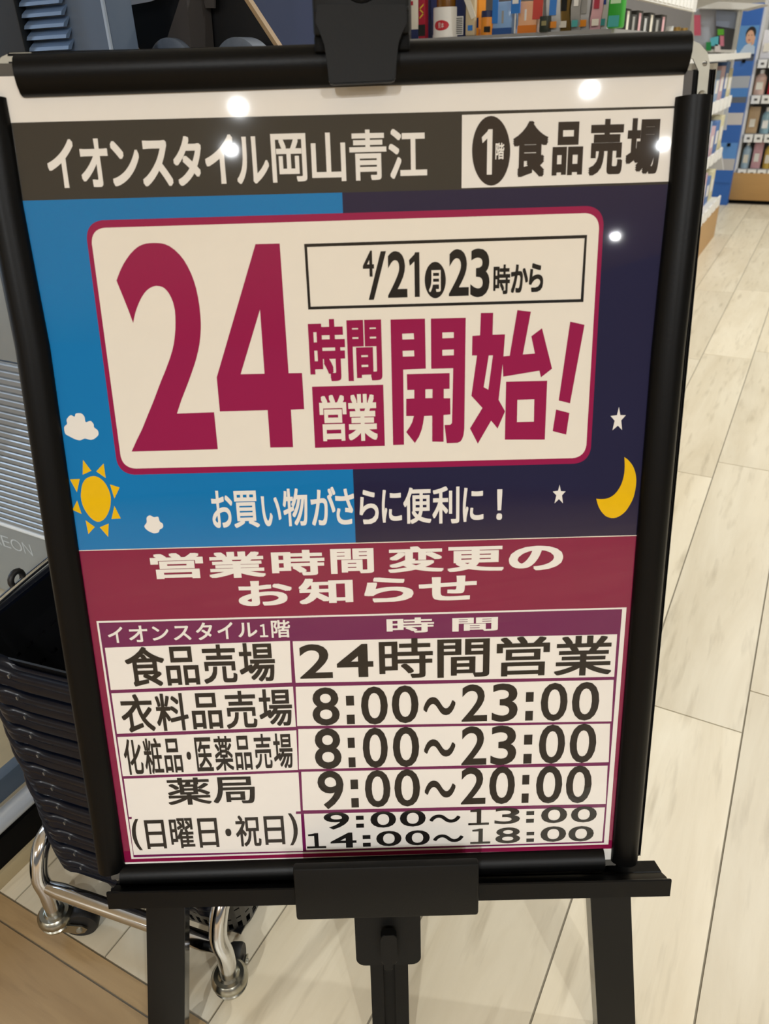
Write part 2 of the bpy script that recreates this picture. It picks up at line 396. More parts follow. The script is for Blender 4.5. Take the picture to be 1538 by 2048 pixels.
# sun, moon, clouds, stars
flat('cloud', [Z(Z7, [(p.x, p.y) for p in smooth_path([(x, y, 0) for x, y in [(140, 255), (165, 228), (162, 185), (200, 145), (237, 160), (250, 130), (300, 128), (332, 160), (345, 212), (390, 200), (420, 232), (425, 262), (460, 292), (465, 335), (430, 370), (390, 382), (335, 370), (290, 387), (240, 375), (190, 350), (150, 325), (138, 285)]], 4, True)])], 2 * LZ, white)
flat('cloud', [Z(Z7, [(p.x, p.y) for p in smooth_path([(x, y, 0) for x, y in [(910, 1205), (930, 1175), (930, 1130), (960, 1108), (1000, 1125), (1040, 1122), (1055, 1165), (1085, 1190), (1085, 1225), (1055, 1245), (1045, 1270), (1005, 1280), (970, 1270), (935, 1250), (912, 1225)]], 4, True)])], 2 * LZ, white)
sun_loops = [[(p.x, p.y) for p in smooth_path([(x, y, 0) for x, y in [(300, 880), (312, 810), (345, 758), (405, 732), (462, 740), (520, 785), (560, 850), (581, 910), (585, 980), (570, 1060), (530, 1135), (470, 1170), (410, 1147), (355, 1085), (315, 1010), (298, 930)]], 4, True)]]
sun_loops += [[(318, 575), (398, 680), (315, 717)], [(517, 610), (537, 750), (445, 685)], [(193, 762), (287, 758), (260, 885)], [(577, 810), (670, 840), (620, 947)], [(262, 965), (305, 1095), (217, 1055)], [(620, 1018), (682, 1138), (592, 1143)], [(343, 1155), (432, 1220), (370, 1287)], [(565, 1187), (560, 1315), (480, 1222)]]
flat('sun', [Z(Z7, l) for l in sun_loops], 2 * LZ, yellow)
flat('moon', [Z(Z8, [(p.x, p.y) for p in smooth_path([(x, y, 0) for x, y in [(1113, 885), (1165, 925), (1220, 995), (1255, 1080), (1270, 1180), (1262, 1290), (1235, 1410), (1190, 1510), (1120, 1610), (1040, 1670), (970, 1690), (900, 1680), (850, 1650), (800, 1590), (765, 1520), (742, 1435)]], 3)] + [(p.x, p.y) for p in smooth_path([(x, y, 0) for x, y in [(742, 1435), (810, 1440), (890, 1430), (960, 1395), (1020, 1335), (1070, 1250), (1105, 1140), (1118, 1010), (1113, 885)]], 3)][1:-1])], 2 * LZ, yellow)
flat('star', [Z(Z8, [(1042, 222), (1060, 330), (1133, 332), (1072, 400), (1083, 527), (1027, 470), (955, 532), (985, 405), (930, 342), (1015, 332)])], 2 * LZ, white)
flat('star', [Z(Z8, [(258, 1252), (275, 1335), (338, 1338), (290, 1390), (302, 1495), (250, 1440), (190, 1497), (215, 1390), (167, 1340), (237, 1330)])], 2 * LZ, white)
# timetable
tbl = [(193, 1242), (1253, 1214.5), (1216.5, 1688.5), (263, 1717.5)]
def inset(q, l, t, r, b):
    return [(q[0][0] + l, q[0][1] + t), (q[1][0] - r, q[1][1] + t), (q[2][0] - r, q[2][1] - b), (q[3][0] + l, q[3][1] - b)]
flat('timetable_edge', [quad_px(tbl)], 2 * LZ, white)
flat('timetable', [quad_px(inset(tbl, 4.5, 3.5, 9, 3.5))], 3 * LZ, purple)
cells = [[(210, 1295), (580, 1281), (583.8, 1364.5), (222, 1379.5)], [(585.4, 1282), (1234, 1268), (1228, 1353), (591.4, 1365)],
         [(223, 1386), (586, 1372.6), (592, 1452.8), (234.4, 1467)], [(591.4, 1373), (1227, 1359), (1222.5, 1442), (594.6, 1451.6)],
         [(235, 1473.5), (592.6, 1460), (596, 1539), (246, 1551.6)], [(596.6, 1457.4), (1220, 1446.5), (1217, 1523.6), (598, 1538)],
         [(248, 1557), (597, 1544), (606, 1701), (268, 1709)], [(602.6, 1543), (1215, 1530.6), (1211, 1607), (606, 1620)],
         [(608, 1627), (1209.5, 1614), (1204, 1682), (612.7, 1700)]]
for c in cells: flat('timetable_cell', [quad_px(c)], 4 * LZ, cellwhite)
flat('timetable_rule', [quad_px([(592, 1622), (607, 1621.5), (607, 1626.5), (592, 1627)])], 5 * LZ, purple)
flat('timetable_rule', [quad_px([(258, 1633), (264, 1632.6), (264, 1637), (259, 1637.5)])], 5 * LZ, purple)

def lettering(name, zoom, chars, bold, m, z, parent=poster):
    """every character of one printed line, each fitted to its own measured box; one mesh per line"""
    ox, oy, sc = zoom; AV, AF = [], []
    for it in chars:
        ch, x0, y0, x1, y1 = it[:5]; bd = it[5] if len(it) > 5 else bold
        x0, x1, y0, y1 = ox + x0 / sc, ox + x1 / sc, oy + y0 / sc, oy + y1 / sc
        if ch == ':':
            h = (y1 - y0) * 0.34; vs, fs = [], []
            v = np.array([(0, 0), (1, 0), (1, .34), (0, .34), (0, .66), (1, .66), (1, 1), (0, 1)], float); f = [[0, 1, 2, 3], [4, 5, 6, 7]]; zz_ = np.zeros(8)
        elif ch == 'I':      # numeral one with a flag and no foot
            v = np.array([(.52, 0), (1, 0), (1, 1), (.60, 1), (.52, .955), (0, .83), (.07, .70), (.52, .80)], float); f = [[0, 1, 2, 3, 4, 7], [4, 5, 6, 7]]; zz_ = np.zeros(8)
        else:
            v, f = glyph(ch, bd)
            if len(v) == 0: continue
            zz_ = v[:, 2]; v = v[:, :2]; lo, hi = v.min(0), v.max(0); v = (v - lo) / np.maximum(hi - lo, 1e-6)
        xm, ym = (x0 + x1) / 2, (y0 + y1) / 2
        u0, u1 = uvz(x0, ym)[0], uvz(x1, ym)[0]; v0, v1 = uvz(xm, y1)[1], uvz(xm, y0)[1]
        k = (x1 - x0) / (u1 - u0); kv = (y1 - y0) / (v1 - v0)
        for _ in range(5):
            p = uv_px(np.stack([u0 + v[:, 0] * (u1 - u0), v0 + v[:, 1] * (v1 - v0)], -1)); lo, hi = p.min(0), p.max(0)
            u0 += (x0 - lo[0]) / k; u1 += (x1 - hi[0]) / k; v1 -= (y0 - lo[1]) / kv; v0 -= (y1 - hi[1]) / kv
        b = len(AV)
        AV += [(u0 + a * (u1 - u0), v0 + c * (v1 - v0), z + dz) for (a, c), dz in zip(v, zz_)]; AF += [[b + i for i in q] for q in f]
    return from_data(name, AV, AF, m, parent)
B1, B2, B3 = 0.018, 0.026, 0.045
lettering('shop_name_lettering', (80, 230, 3.845), [('イ', 57, 185, 253, 562), ('オ', 303, 181, 522, 554), ('ン', 537, 200, 762, 549), ('ス', 784, 192, 1028, 550), ('タ', 1025, 162, 1238, 546), ('イ', 1270, 148, 1480, 530)], B2, white, 2 * LZ)
lettering('shop_name_lettering', (460, 220, 3.495), [('ル', 52, 184, 273, 518), ('岡', 280, 162, 541, 508), ('山', 564, 158, 814, 497), ('青', 834, 137, 1093, 494), ('江', 1108, 133, 1378, 482)], B1, white, 2 * LZ)
lettering('floor_number_lettering', Z3, [('I', 212, 196, 284, 500), ('階', 302, 287, 362, 398, 0.02)], B1, white, 4 * LZ)
lettering('food_hall_lettering', Z3, [('食', 421, 139, 658, 518), ('品', 678, 144, 890, 506), ('売', 923, 126, 1164, 508), ('場', 1172, 122, 1412, 497)], 0.038, ink_brown, 3 * LZ)
lettering('date_lettering', Z5, [('4', 331, 149, 386, 277, 0.016), ('/', 360, 152, 444, 390, 0.004), ('2', 453, 152, 549, 380, 0.022), ('I', 556, 157, 609, 376), ('2', 751, 142, 848, 372, 0.022), ('3', 855, 139, 949, 377, 0.022), ('時', 967, 217, 1050, 362, 0.026), ('か', 1053, 217, 1137, 356, 0.03), ('ら', 1141, 211, 1211, 352, 0.03)], B2, ink_black, 4 * LZ)
lettering('weekday_lettering', Z5, [('月', 654, 244, 711, 352)], 0.02, boxwhite, 5 * LZ)
lettering('hours_lettering', Z6, [('時', 39, 94, 224, 402), ('間', 230, 96, 409, 402)], 0.031, mag, 4 * LZ)
lettering('business_lettering', Z6, [('営', 95, 470, 231, 700), ('業', 239, 465, 386, 698)], 0.028, boxwhite, 5 * LZ)
lettering('slogan_lettering', (400, 930, 2.403), [('お', 53, 123, 155, 302), ('買', 160, 122, 289, 302), ('い', 292, 150, 392, 294), ('物', 398, 112, 516, 294), ('が', 531, 104, 651, 291), ('さ', 649, 113, 740, 286)], 0.018, white, 2 * LZ)
lettering('slogan_lettering', (400, 930, 2.403), [('ら', 767, 119, 859, 284), ('に', 874, 119, 971, 277), ('便', 977, 108, 1112, 282), ('利', 1117, 102, 1247, 281), ('に', 1263, 109, 1362, 273), ('！', 1424, 116, 1453, 263)], 0.018, white, 2 * LZ)
lettering('notice_lettering', (280, 1070, 1.7477), [('営', 34, 62, 221, 154), ('業', 242, 57, 441, 150), ('時', 457, 51, 645, 141), ('間', 664, 45, 818, 136), ('変', 867, 39, 1062, 132), ('更', 1074, 37, 1272, 129), ('の', 1289, 37, 1479, 123)], 0.030, white, 2 * LZ)
lettering('notice_lettering', (280, 1070, 1.7477), [('お', 344, 160, 531, 248), ('知', 554, 152, 746, 242), ('ら', 784, 148, 956, 235), ('せ', 974, 141, 1177, 228)], 0.030, white, 2 * LZ)
Z9 = (180, 1200, 3.343); Z10 = (560, 1200, 2.166); Z11 = (200, 1450, 3.495); Z12 = (580, 1440, 2.2955)
lettering('timetable_heading', Z9, [('イ', 121, 177, 217, 285), ('オ', 261, 169, 384, 279), ('ン', 415, 175, 525, 269), ('ス', 563, 170, 680, 267), ('タ', 709, 149, 817, 266), ('イ', 853, 146, 953, 259), ('ル', 993, 149, 1120, 247), ('１', 1137, 159, 1193, 247), ('階', 1208, 131, 1337, 251)], 0.016, white, 4 * LZ)
lettering('timetable_heading', Z10, [('時', 461, 74, 667, 140), ('間', 746, 72, 944, 136)], 0.024, white, 4 * LZ)
lettering('department_lettering', Z9, [('食', 233, 311, 497, 577), ('品', 506, 307, 740, 570), ('売', 747, 294, 987, 558), ('場', 995, 286, 1238, 543)], 0.018, ink_black, 5 * LZ)
lettering('opening_time_lettering', Z10, [('2', 84, 190, 230, 340, 0.016), ('4', 246, 188, 405, 333, 0.018), ('時', 427, 164, 662, 336), ('間', 681, 164, 909, 336), ('営', 938, 156, 1170, 330), ('業', 1185, 152, 1436, 326)], 0.016, ink_black, 5 * LZ)
lettering('department_lettering', Z9, [('衣', 203, 627, 442, 884), ('料', 433, 619, 662, 873), ('品', 680, 617, 894, 862), ('売', 900, 604, 1120, 859), ('場', 1128, 594, 1352, 840)], 0.016, ink_black, 5 * LZ)
D = 0.014
lettering('opening_time_lettering', Z10, [('8', 141, 377, 259, 542), (':', 285, 413, 325, 537), ('0', 351, 373, 467, 538), ('0', 484, 368, 600, 532), ('～', 621, 419, 760, 497), ('2', 786, 364, 897, 526), ('3', 916, 360, 1029, 526), (':', 1061, 397, 1099, 521), ('0', 1129, 357, 1245, 523), ('0', 1264, 353, 1382, 521)], D, ink_black, 5 * LZ)
lettering('department_lettering', Z11, [('化', 168, 97, 308, 346), ('粧', 298, 88, 452, 340), ('品', 449, 91, 587, 331), ('・', 606, 184, 638, 240), ('医', 656, 82, 799, 322), ('薬', 793, 73, 939, 317), ('品', 944, 71, 1070, 313), ('売', 1073, 59, 1207, 306), ('場', 1210, 56, 1347, 299)], 0.016, ink_black, 5 * LZ)
lettering('opening_time_lettering', Z12, [('8', 114, 36, 237, 223), (':', 264, 79, 302, 216), ('0', 334, 33, 449, 218), ('0', 472, 29, 593, 214), ('～', 615, 87, 759, 166), ('2', 786, 27, 901, 206), ('3', 919, 24, 1038, 205), (':', 1070, 65, 1113, 199), ('0', 1142, 19, 1262, 198), ('0', 1283, 15, 1405, 195)], D, ink_black, 5 * LZ)
lettering('department_lettering', Z11, [('薬', 466, 363, 783, 556), ('局', 796, 356, 1083, 545)], 0.016, ink_black, 5 * LZ)
lettering('opening_time_lettering', Z12, [('9', 126, 231, 246, 408), (':', 277, 271, 317, 400), ('0', 344, 228, 461, 399), ('0', 479, 224, 597, 395), ('～', 618, 276, 760, 354), ('2', 784, 215, 897, 386), ('0', 914, 211, 1032, 384), (':', 1062, 250, 1099, 379), ('0', 1129, 208, 1249, 381), ('0', 1266, 207, 1384, 380)], D, ink_black, 5 * LZ)
lettering('department_lettering', Z11, [('(', 224, 653, 301, 872, 0.025), ('日', 306, 659, 471, 864), ('曜', 479, 646, 669, 858), ('日', 677, 646, 837, 854), ('・', 877, 721, 919, 774), ('祝', 946, 629, 1130, 846), ('日', 1141, 631, 1297, 835), (')', 1313, 614, 1383, 838, 0.025)], 0.014, ink_black, 5 * LZ)
lettering('opening_time_lettering', Z12, [('9', 154, 421, 272, 501), (':', 302, 437, 340, 493), ('0', 369, 417, 487, 492), ('0', 504, 411, 623, 487), ('～', 640, 432, 782, 469), ('１', 818, 406, 913, 481), ('3', 938, 401, 1055, 476), (':', 1083, 416, 1121, 470), ('0', 1152, 397, 1272, 471), ('0', 1289, 395, 1408, 468)], D, ink_black, 5 * LZ)
lettering('opening_time_lettering', Z12, [('１', 78, 517, 167, 588), ('4', 186, 514, 306, 584, 0.016), (':', 333, 526, 371, 580), ('0', 396, 507, 512, 577), ('0', 529, 504, 642, 573), ('～', 657, 523, 796, 558), ('１', 827, 496, 919, 567), ('8', 942, 491, 1056, 564), (':', 1084, 511, 1121, 558), ('0', 1149, 486, 1267, 557), ('0', 1277, 485, 1394, 555)], D, ink_black, 5 * LZ)

# ================================================================== SNAP FRAME
blk = mat('black_anodised', '#050505', 0.40, 0.0, noise=0.12, nscale=400, bump=0.05, spec=0.17)
blkleg = mat('black_leg', '#060606', 0.32, spec=0.2)
blkp = mat('black_plastic', '#0f0f0e', 0.5, noise=0.15, nscale=500, bump=0.08, spec=0.18)
blkd = mat('black_matte', '#060606', 0.6, spec=0.12)
blkg = mat('black_smooth_side', '#080808', 0.14, spec=0.5)
alu = mat('galvanised_steel', '#9b988c', 0.45, 0.7, noise=0.1, nscale=60)
frame = empty('snap_frame', matrix=SIGN)
tag(frame, 'black snap sign frame with four curved rails resting on the easel ledge', 'sign frame')
PROF = [(0.000, 0.0022), (0.0015, 0.0055), (0.006, 0.0095), (0.012, 0.0125), (0.018, 0.0130), (0.0235, 0.0105), (0.0270, 0.006), (0.0285, 0.0), (0.0285, -0.004), (0.0, -0.0008)]
def rail(name, stations, wscale=1.0, prof=PROF):
    """stations: (inner point uv, outward direction uv) along the rail; the rail profile is swept through them"""
    verts, faces = [], []; n = len(prof)
    for (p, d) in stations:
        for (w, z) in prof: verts.append((p[0] + d[0] * w * wscale, p[1] + d[1] * w * wscale, z))
    for i in range(len(stations) - 1):
        for k in range(n): faces.append((i * n + k, i * n + (k + 1) % n, (i + 1) * n + (k + 1) % n, (i + 1) * n + k))
    faces.append(tuple(range(n))[::-1]); faces.append(tuple((len(stations) - 1) * n + k for k in range(n)))
    me = bpy.data.meshes.new(name); me.from_pydata(verts, [], faces); me.update()
    bm = bmesh.new(); bm.from_mesh(me); bpy.data.meshes.remove(me)
    return bm_obj(name, bm, blk, frame, angle=35)
def side_pts(pxs):   # measured inner edge of a slightly flexed rail
    return [uvz(x, y, 0.002) for x, y in pxs]
Lp = side_pts([(10.2, 194.5), (20.6, 249), (44.5, 408.8), (71, 550), (98.6, 693.7), (158 - 3, 1092), (190, 1330), (230.7, 1600), (250.5, 1738)])
Rp = side_pts([(1352.3, 194), (1350, 213.7), (1338.4, 363), (1320, 540), (1304, 700), (1275, 1063), (1254, 1330), (1232.2, 1600), (1224, 1700), (1222.5, 1722)])
rail('left_rail', [(p, (-1, 0)) for p in Lp], 1.12); rail('right_rail', [(p, (1, 0)) for p in Rp][::-1], 1.10)
TP = [(0.000, 0.0035), (0.0015, 0.007), (0.007, 0.0115), (0.014, 0.0145), (0.021, 0.0150), (0.027, 0.0125), (0.0305, 0.008), (0.0325, 0.002), (0.0325, -0.004), (0.0, -0.0008)]
rail('top_rail', [((0.0155, 0.8095), (0, 1)), ((0.2977, 0.8115), (0, 1)), ((0.580, 0.8145), (0, 1))][::-1], prof=TP)
rail('bottom_rail', [((-0.007, 0.0015), (0, -1)), ((0.562, 0.0045), (0, -1))], 0.96)
box('backing_board', -0.022, 0.579, -0.022, 0.836, -0.006, -0.0012, mat('backing_board_grey', '#55524c', 0.8), frame)
for nm, a in (('base_profile', (-0.027, -0.004, -0.008, 0.842)), ('base_profile', (0.006, 0.570, 0.826, 0.845)), ('base_profile', (0.0, 0.567, -0.027, -0.006))):
    bm = bmesh.new(); add_box(bm, a[0], a[1], a[2], a[3], -0.0145, -0.0045)
    # fine extrusion lips
    if a[1] - a[0] < 0.1:
        for t in (0.15, 0.5, 0.82): add_box(bm, a[0] + (a[1] - a[0]) * t, a[0] + (a[1] - a[0]) * (t + 0.1), a[2], a[3], -0.0046, -0.0022)
    else:
        for t in (0.15, 0.5, 0.82): add_box(bm, a[0], a[1], a[2] + (a[3] - a[2]) * t, a[2] + (a[3] - a[2]) * (t + 0.1), -0.0046, -0.0022)
    bm_obj(nm, bm, blkd, frame)
bm = bmesh.new()
add_box(bm, 0.579, 0.6080, -0.010, 0.8185, -0.0145, -0.0048)
for a0, a1, zt_ in ((0.5885, 0.5915, -0.0018), (0.6025, 0.6042, -0.0022), (0.6050, 0.6062, -0.0022), (0.6070, 0.6080, -0.0022)): add_box(bm, a0, a1, -0.010, 0.8185, -0.0050, zt_)
bm_obj('base_profile', bm, blkd, frame)
box('cover_edge', 0.5795, 0.5884, 0.60, 0.8180, -0.0048, -0.0020, mat('cover_edge_grey', '#4a4541', 0.5), frame)
def corner_bracket(sx, sy, cx, cy):
    pts = [(-0.030, 0.008), (-0.012, 0.008), (-0.004, 0.005), (0.003, -0.002), (0.006, -0.011), (0.006, -0.040), (-0.003, -0.040), (-0.003, -0.016), (-0.009, -0.006), (-0.030, -0.003)]
    pts = [(cx + sx * x, cy + sy * y) for x, y in pts]
    hole = [(cx + sx * 0.0015 + 0.0022 * math.cos(t * math.pi / 6), cy - sy * 0.010 + 0.0022 * math.sin(t * math.pi / 6)) for t in range(12)]
    v, f = fill_mesh('corner_bracket', [pts, hole])
    bm = bmesh.new(); vs = [bm.verts.new((a, b, -0.0026)) for a, b in v]
    for q in f: bm.faces.new([vs[i] for i in q])
    r = bmesh.ops.extrude_face_region(bm, geom=bm.faces[:])
    bmesh.ops.translate(bm, vec=(0, 0, -0.0014), verts=[e for e in r['geom'] if isinstance(e, bmesh.types.BMVert)])
    o = bm_obj('corner_bracket', bm, alu, frame)
    s = lathe('screw', [(0.0, 0.0022), (0.002, 0.0020), (0.0034, 0.001), (0.0038, 0.0)], alu, o, seg=14)
    s.location = (cx + sx * 0.0015, cy - sy * 0.034, -0.0028)
    o['label'] = 'bright steel corner bracket'
    return o
corner_bracket(1, 1, 0.5965, 0.833); corner_bracket(-1, 1, -0.004, 0.836); corner_bracket(1, -1, 0.574, -0.018); corner_bracket(-1, -1, -0.018, -0.022)

# ================================================================== EASEL
easel = empty('easel', matrix=SIGN)
tag(easel, 'black metal easel stand carrying the opening hours sign', 'easel')
# ledge: front lip and sloping top, open channel behind
def ext_x(name, prof, x0, x1, m, parent, x0b=None, x1b=None):
    bm = bmesh.new(); n = len(prof)
    a = [bm.verts.new((x0, y, z)) for y, z in prof]; b = [bm.verts.new((x1, y, z)) for y, z in prof]
    bm.faces.new(a[::-1]); bm.faces.new(b)
    for i in range(n): bm.faces.new((a[i], a[(i + 1) % n], b[(i + 1) % n], b[i]))
    return bm_obj(name, bm, m, parent, angle=25)
ledge = ext_x('ledge', [(-0.0315, 0.0335), (-0.0092, 0.0335), (-0.0082, 0.0320), (-0.0115, 0.0275), (-0.0160, 0.0255), (-0.0178, 0.0180), (-0.0240, 0.0050), (-0.0235, 0.0035), (-0.0280, -0.0185), (-0.0310, -0.0185)], -0.0150, 0.6325, blk, easel)
ledge.rotation_euler.z = -0.007
def leg_bar(name, top, bot, w, z0, z1, m, y0, y1):
    bm = bmesh.new()
    pts = [(top, y1), (top + w, y1), (bot + w, y0), (bot, y0)]
    add_prism(bm, pts, z0, z1); return bm_obj(name, bm, m, easel)
YF = -(P0[2]) / V[2]          # where the board plane meets the floor, along the board
def legx(y, a, s): return a + s * (y + 0.062)
# left leg: inner edge leans outward on its way down
for (a, s, w) in ((0.0095, 0.1063, 0.0475), (0.5545, -0.1035, 0.0498)):
    y1, y0 = 0.800, YF + 0.006
    bm = bmesh.new(); zf, zb = 0.0, -0.028
    p = [(legx(y1, a, s), y1), (legx(y1, a, s) + w, y1), (legx(y0, a, s) + w, y0), (legx(y0, a, s), y0)]
    add_prism(bm, p, zf - 0.003, zf - 0.0005)                                # front web
    sides = bmesh.new()
    for e in (0, w - 0.0025):
        q = [(legx(y1, a, s) + e, y1), (legx(y1, a, s) + e + 0.0025, y1), (legx(y0, a, s) + e + 0.0025, y0), (legx(y0, a, s) + e, y0)]
        add_prism(sides, q, zb, zf - 0.0031)
    bmesh.ops.translate(bm, vec=(0, 0, -0.016), verts=bm.verts[:])
    leg = bm_obj('leg', bm, blkleg, easel)
    bmesh.ops.translate(sides, vec=(0, 0, -0.016), verts=sides.verts[:])
    bm_obj('flange', sides, blkg, leg)
    box('foot', legx(y0, a, s) - 0.002, legx(y0, a, s) + w + 0.002, y0 - 0.004, y0 + 0.03, -0.047, -0.014, blkp, leg, 0.003)
# mast with a slot down its face
bm = bmesh.new()
add_box(bm, 0.2815, 0.2975, -0.33, 0.90, -0.026, -0.004); add_box(bm, 0.3125, 0.3290, -0.33, 0.90, -0.026, -0.004); add_box(bm, 0.2970, 0.3130, -0.33, 0.90, -0.026, -0.014)
bm_obj('mast', bm, blk, easel)
box('crossbar', 0.10, 0.52, 0.60, 0.63, -0.052, -0.028, blk, easel, 0.002)
box('crossbar', 0.05, 0.56, 0.02, 0.05, -0.052, -0.028, blk, easel, 0.002)
# rear legs swing back to the floor
inv = SIGN.inverted()
for sx in (0.18, 0.43):
    top = Vector((sx, 0.60, -0.05)); wp = SIGN @ Vector((sx, -0.10, 0)); wp.z = 0.012; wp += Vector((-0.47, 0.853, 0)) * 0.42
    bm = bmesh.new(); add_tube(bm, [top, inv @ wp], 0.011, 10); bm_obj('rear_leg', bm, blk, easel)
# ledge clamp: plate, block and wing screw
box('clamp_plate', 0.2015, 0.4095, -0.0435, 0.0290, 0.0345, 0.0460, blkp, easel, 0.003)
bm = bmesh.new()
def rr_pts(x0, x1, y0, y1, rt, rb, n=6):
    out = []
    for (cx, cy, r, a0) in ((x1 - rt, y1 - rt, rt, 0), (x0 + rt, y1 - rt, rt, 90), (x0 + rb, y0 + rb, rb, 180), (x1 - rb, y0 + rb, rb, 270)):
        for k in range(n + 1):
            t = math.radians(a0 + 90 * k / n); out.append((cx + r * math.cos(t), cy + r * math.sin(t)))
    return out
add_prism(bm, rr_pts(0.2662, 0.3440, -0.137, -0.030, 0.002, 0.011), -0.003, 0.0245)
bm_obj('clamp_block', bm, blkp, easel, angle=30)
knob = lathe('wing_screw', [(0, 0.012), (0.0075, 0.0115), (0.0085, 0.009), (0.0085, 0.0)], blkp, easel, c=(0.3050, -0.0955, 0.024), seg=20)
bm = bmesh.new(); add_prism(bm, rr_pts(0.2965, 0.3155, -0.1200, -0.0745, 0.006, 0.007), 0.030, 0.0405); add_prism(bm, rr_pts(0.2995, 0.3100, -0.1335, -0.1180, 0.002, 0.004), 0.030, 0.036)
bmesh.ops.bevel(bm, geom=[e for e in bm.edges], offset=0.0008, segments=1, affect='EDGES')
bm_obj('wing', bm, blkp, knob)
# head clip over the top rail
hc = box('head_clip', 0.2665, 0.3450, 0.8440, 0.960, -0.012, 0.024, blkp, easel, 0.0035)
bm = bmesh.new()
add_prism(bm, [(0.2705, 0.8655), (0.3425, 0.8640), (0.3425, 0.850), (0.3385, 0.8440), (0.3345, 0.838), (0.3325, 0.811), (0.3300, 0.8090), (0.2800, 0.8080), (0.2775, 0.8100), (0.2760, 0.838), (0.2725, 0.8440), (0.2685, 0.852)], 0.0205, 0.0275)
bmesh.ops.bevel(bm, geom=[e for e in bm.edges], offset=0.001, segments=2, affect='EDGES')
bm_obj('clip_tongue', bm, blkp, hc, angle=40)
box('clip_lip', 0.2690, 0.3440, 0.8600, 0.8640, 0.020, 0.0262, blkp, hc, 0.0015)
lathe('adjusting_hole', [(0.0, -0.003), (0.013, -0.003), (0.0135, 0.0), (0.0155, 0.0008), (0.016, 0.0)], blkd, hc, c=(0.3065, 0.8820, 0.0240), seg=24)
for s in (0.2665, 0.3345): box('clip_shoulder', s, s + 0.0105, 0.8335, 0.846, 0.0, 0.0195, blkd, hc, 0.002)

# ================================================================== SHOPPING BASKETS ON A DOLLY
BA = math.radians(9.0); BO = (-0.688, 0.631)
bplast = mat('navy_black_plastic', '#0b0f1a', 0.30, noise=0.1, nscale=200, spec=0.28)
bplast_in = mat('black_basket_plastic', '#07080b', 0.4)
chrome = mat('chrome', '#d2d4d6', 0.12, 1.0)
zinc = mat('zinc_plate', '#a9a79a', 0.25, 1.0)
rubber = mat('black_rubber', '#131211', 0.55)
def rim_path(hx, hy, r, n=8, per=14):
    pts = []
    corners = [(hx - r, -hy + r, -90), (hx - r, hy - r, 0), (-hx + r, hy - r, 90), (-hx + r, -hy + r, 180)]
    for i, (cx, cy, a0) in enumerate(corners):
        for k in range(n + 1):
            t = math.radians(a0 + 90 * k / n); pts.append((cx + r * math.cos(t), cy + r * math.sin(t), math.cos(t), math.sin(t)))
        nx = corners[(i + 1) % 4]; t = math.radians(a0 + 90)
        ex, ey = cx + r * math.cos(t), cy + r * math.sin(t); t2 = math.radians(nx[2])
        sx, sy = nx[0] + r * math.cos(t2), nx[1] + r * math.sin(t2)
        for k in range(1, per):
            f = k / per; pts.append((ex + (sx - ex) * f, ey + (sy - ey) * f, math.cos(t), math.sin(t)))
    return pts
def side_lift(nx):
    t = min(1, max(0, (abs(nx) - 0.25) / 0.7)); return 0.020 * t * t * (3 - 2 * t)
def basket_tub():
    bm = bmesh.new(); H = 0.165
    rows = [0, .05, .20, .30, .33, .503, .533, .706, .736, .86, 1.0]; slot = {1, 3, 5, 7}
    slot = {1, 3, 5, 7}
    rings = []
    for t in rows:
        hx = 0.122 + (0.152 - 0.122) * t; hy = 0.178 + (0.218 - 0.178) * t
        P = rim_path(hx, hy, 0.035 + 0.008 * t, 8, 26 if False else 28)
        rings.append([bm.verts.new((p[0], p[1], t * H + (side_lift(p[2]) if t == 1.0 else 0))) for p in P])
    n = len(rings[0])
    for i in range(len(rows) - 1):
        for k in range(n):
            if i in slot and (k % 2 == 0): continue
            if i == 8 and False: continue
            bm.faces.new((rings[i][k], rings[i][(k + 1) % n], rings[i + 1][(k + 1) % n], rings[i + 1][k]))
    # slotted bottom
    nx, ny = 13, 19; grid = [[bm.verts.new((-0.119 + 0.238 * a / nx, -0.175 + 0.35 * b / ny, 0.001)) for b in range(ny + 1)] for a in range(nx + 1)]
    for a in range(nx):
        for b in range(ny):
            if a % 2 == 1 and b % 4 in (1, 2): continue
            bm.faces.new((grid[a][b], grid[a + 1][b], grid[a + 1][b + 1], grid[a][b + 1]))
    return bm
def basket_rim():
    """outward rim with two ridges; it dips between the handle sockets on the short sides"""
    H = 0.165; P = rim_path(0.152, 0.218, 0.043, 8, 28); bm = bmesh.new()
    prof = [(-0.0015, -0.006), (-0.0015, 0.003), (0.003, 0.0055), (0.0075, 0.004), (0.0095, 0.0005), (0.0125, 0.0005), (0.0160, -0.001), (0.0178, -0.006), (0.0172, -0.012), (0.0152, -0.0145), (0.0165, -0.018), (0.0160, -0.026), (0.0135, -0.0275), (0.0122, -0.0270), (0.0145, -0.008), (0.011, -0.004), (0.006, -0.003), (0.0015, -0.008)]
    rings = []
    for (x, y, nx, ny) in P:
        dip, out = 0.0, 0.0
        if abs(ny) > 0.9:
            s = abs(x); w = 0.5 - 0.5 * math.tanh((s - 0.096) / 0.008)
            dip = -0.0125 * w; out = -0.005 * w + 0.003 * math.exp(-((s - 0.112) / 0.010) ** 2)
        rings.append([bm.verts.new((x + nx * (a + out * (a > 0.005)), y + ny * (a + out * (a > 0.005)), H + z + dip + side_lift(nx))) for a, z in prof])
    n = len(rings); m_ = len(prof)
    for i in range(n):
        for k in range(m_): bm.faces.new((rings[i][k], rings[i][(k + 1) % m_], rings[(i + 1) % n][(k + 1) % m_], rings[(i + 1) % n][k]))
    return bm
def basket_pin(sx, sy):
    bm = bmesh.new(); add_box(bm, sx * 0.090 - 0.0013, sx * 0.090 + 0.0013, sy * 0.2300 - 0.0040, sy * 0.2300 + 0.0040, 0.1480, 0.1535, 0.0005)
    return bm
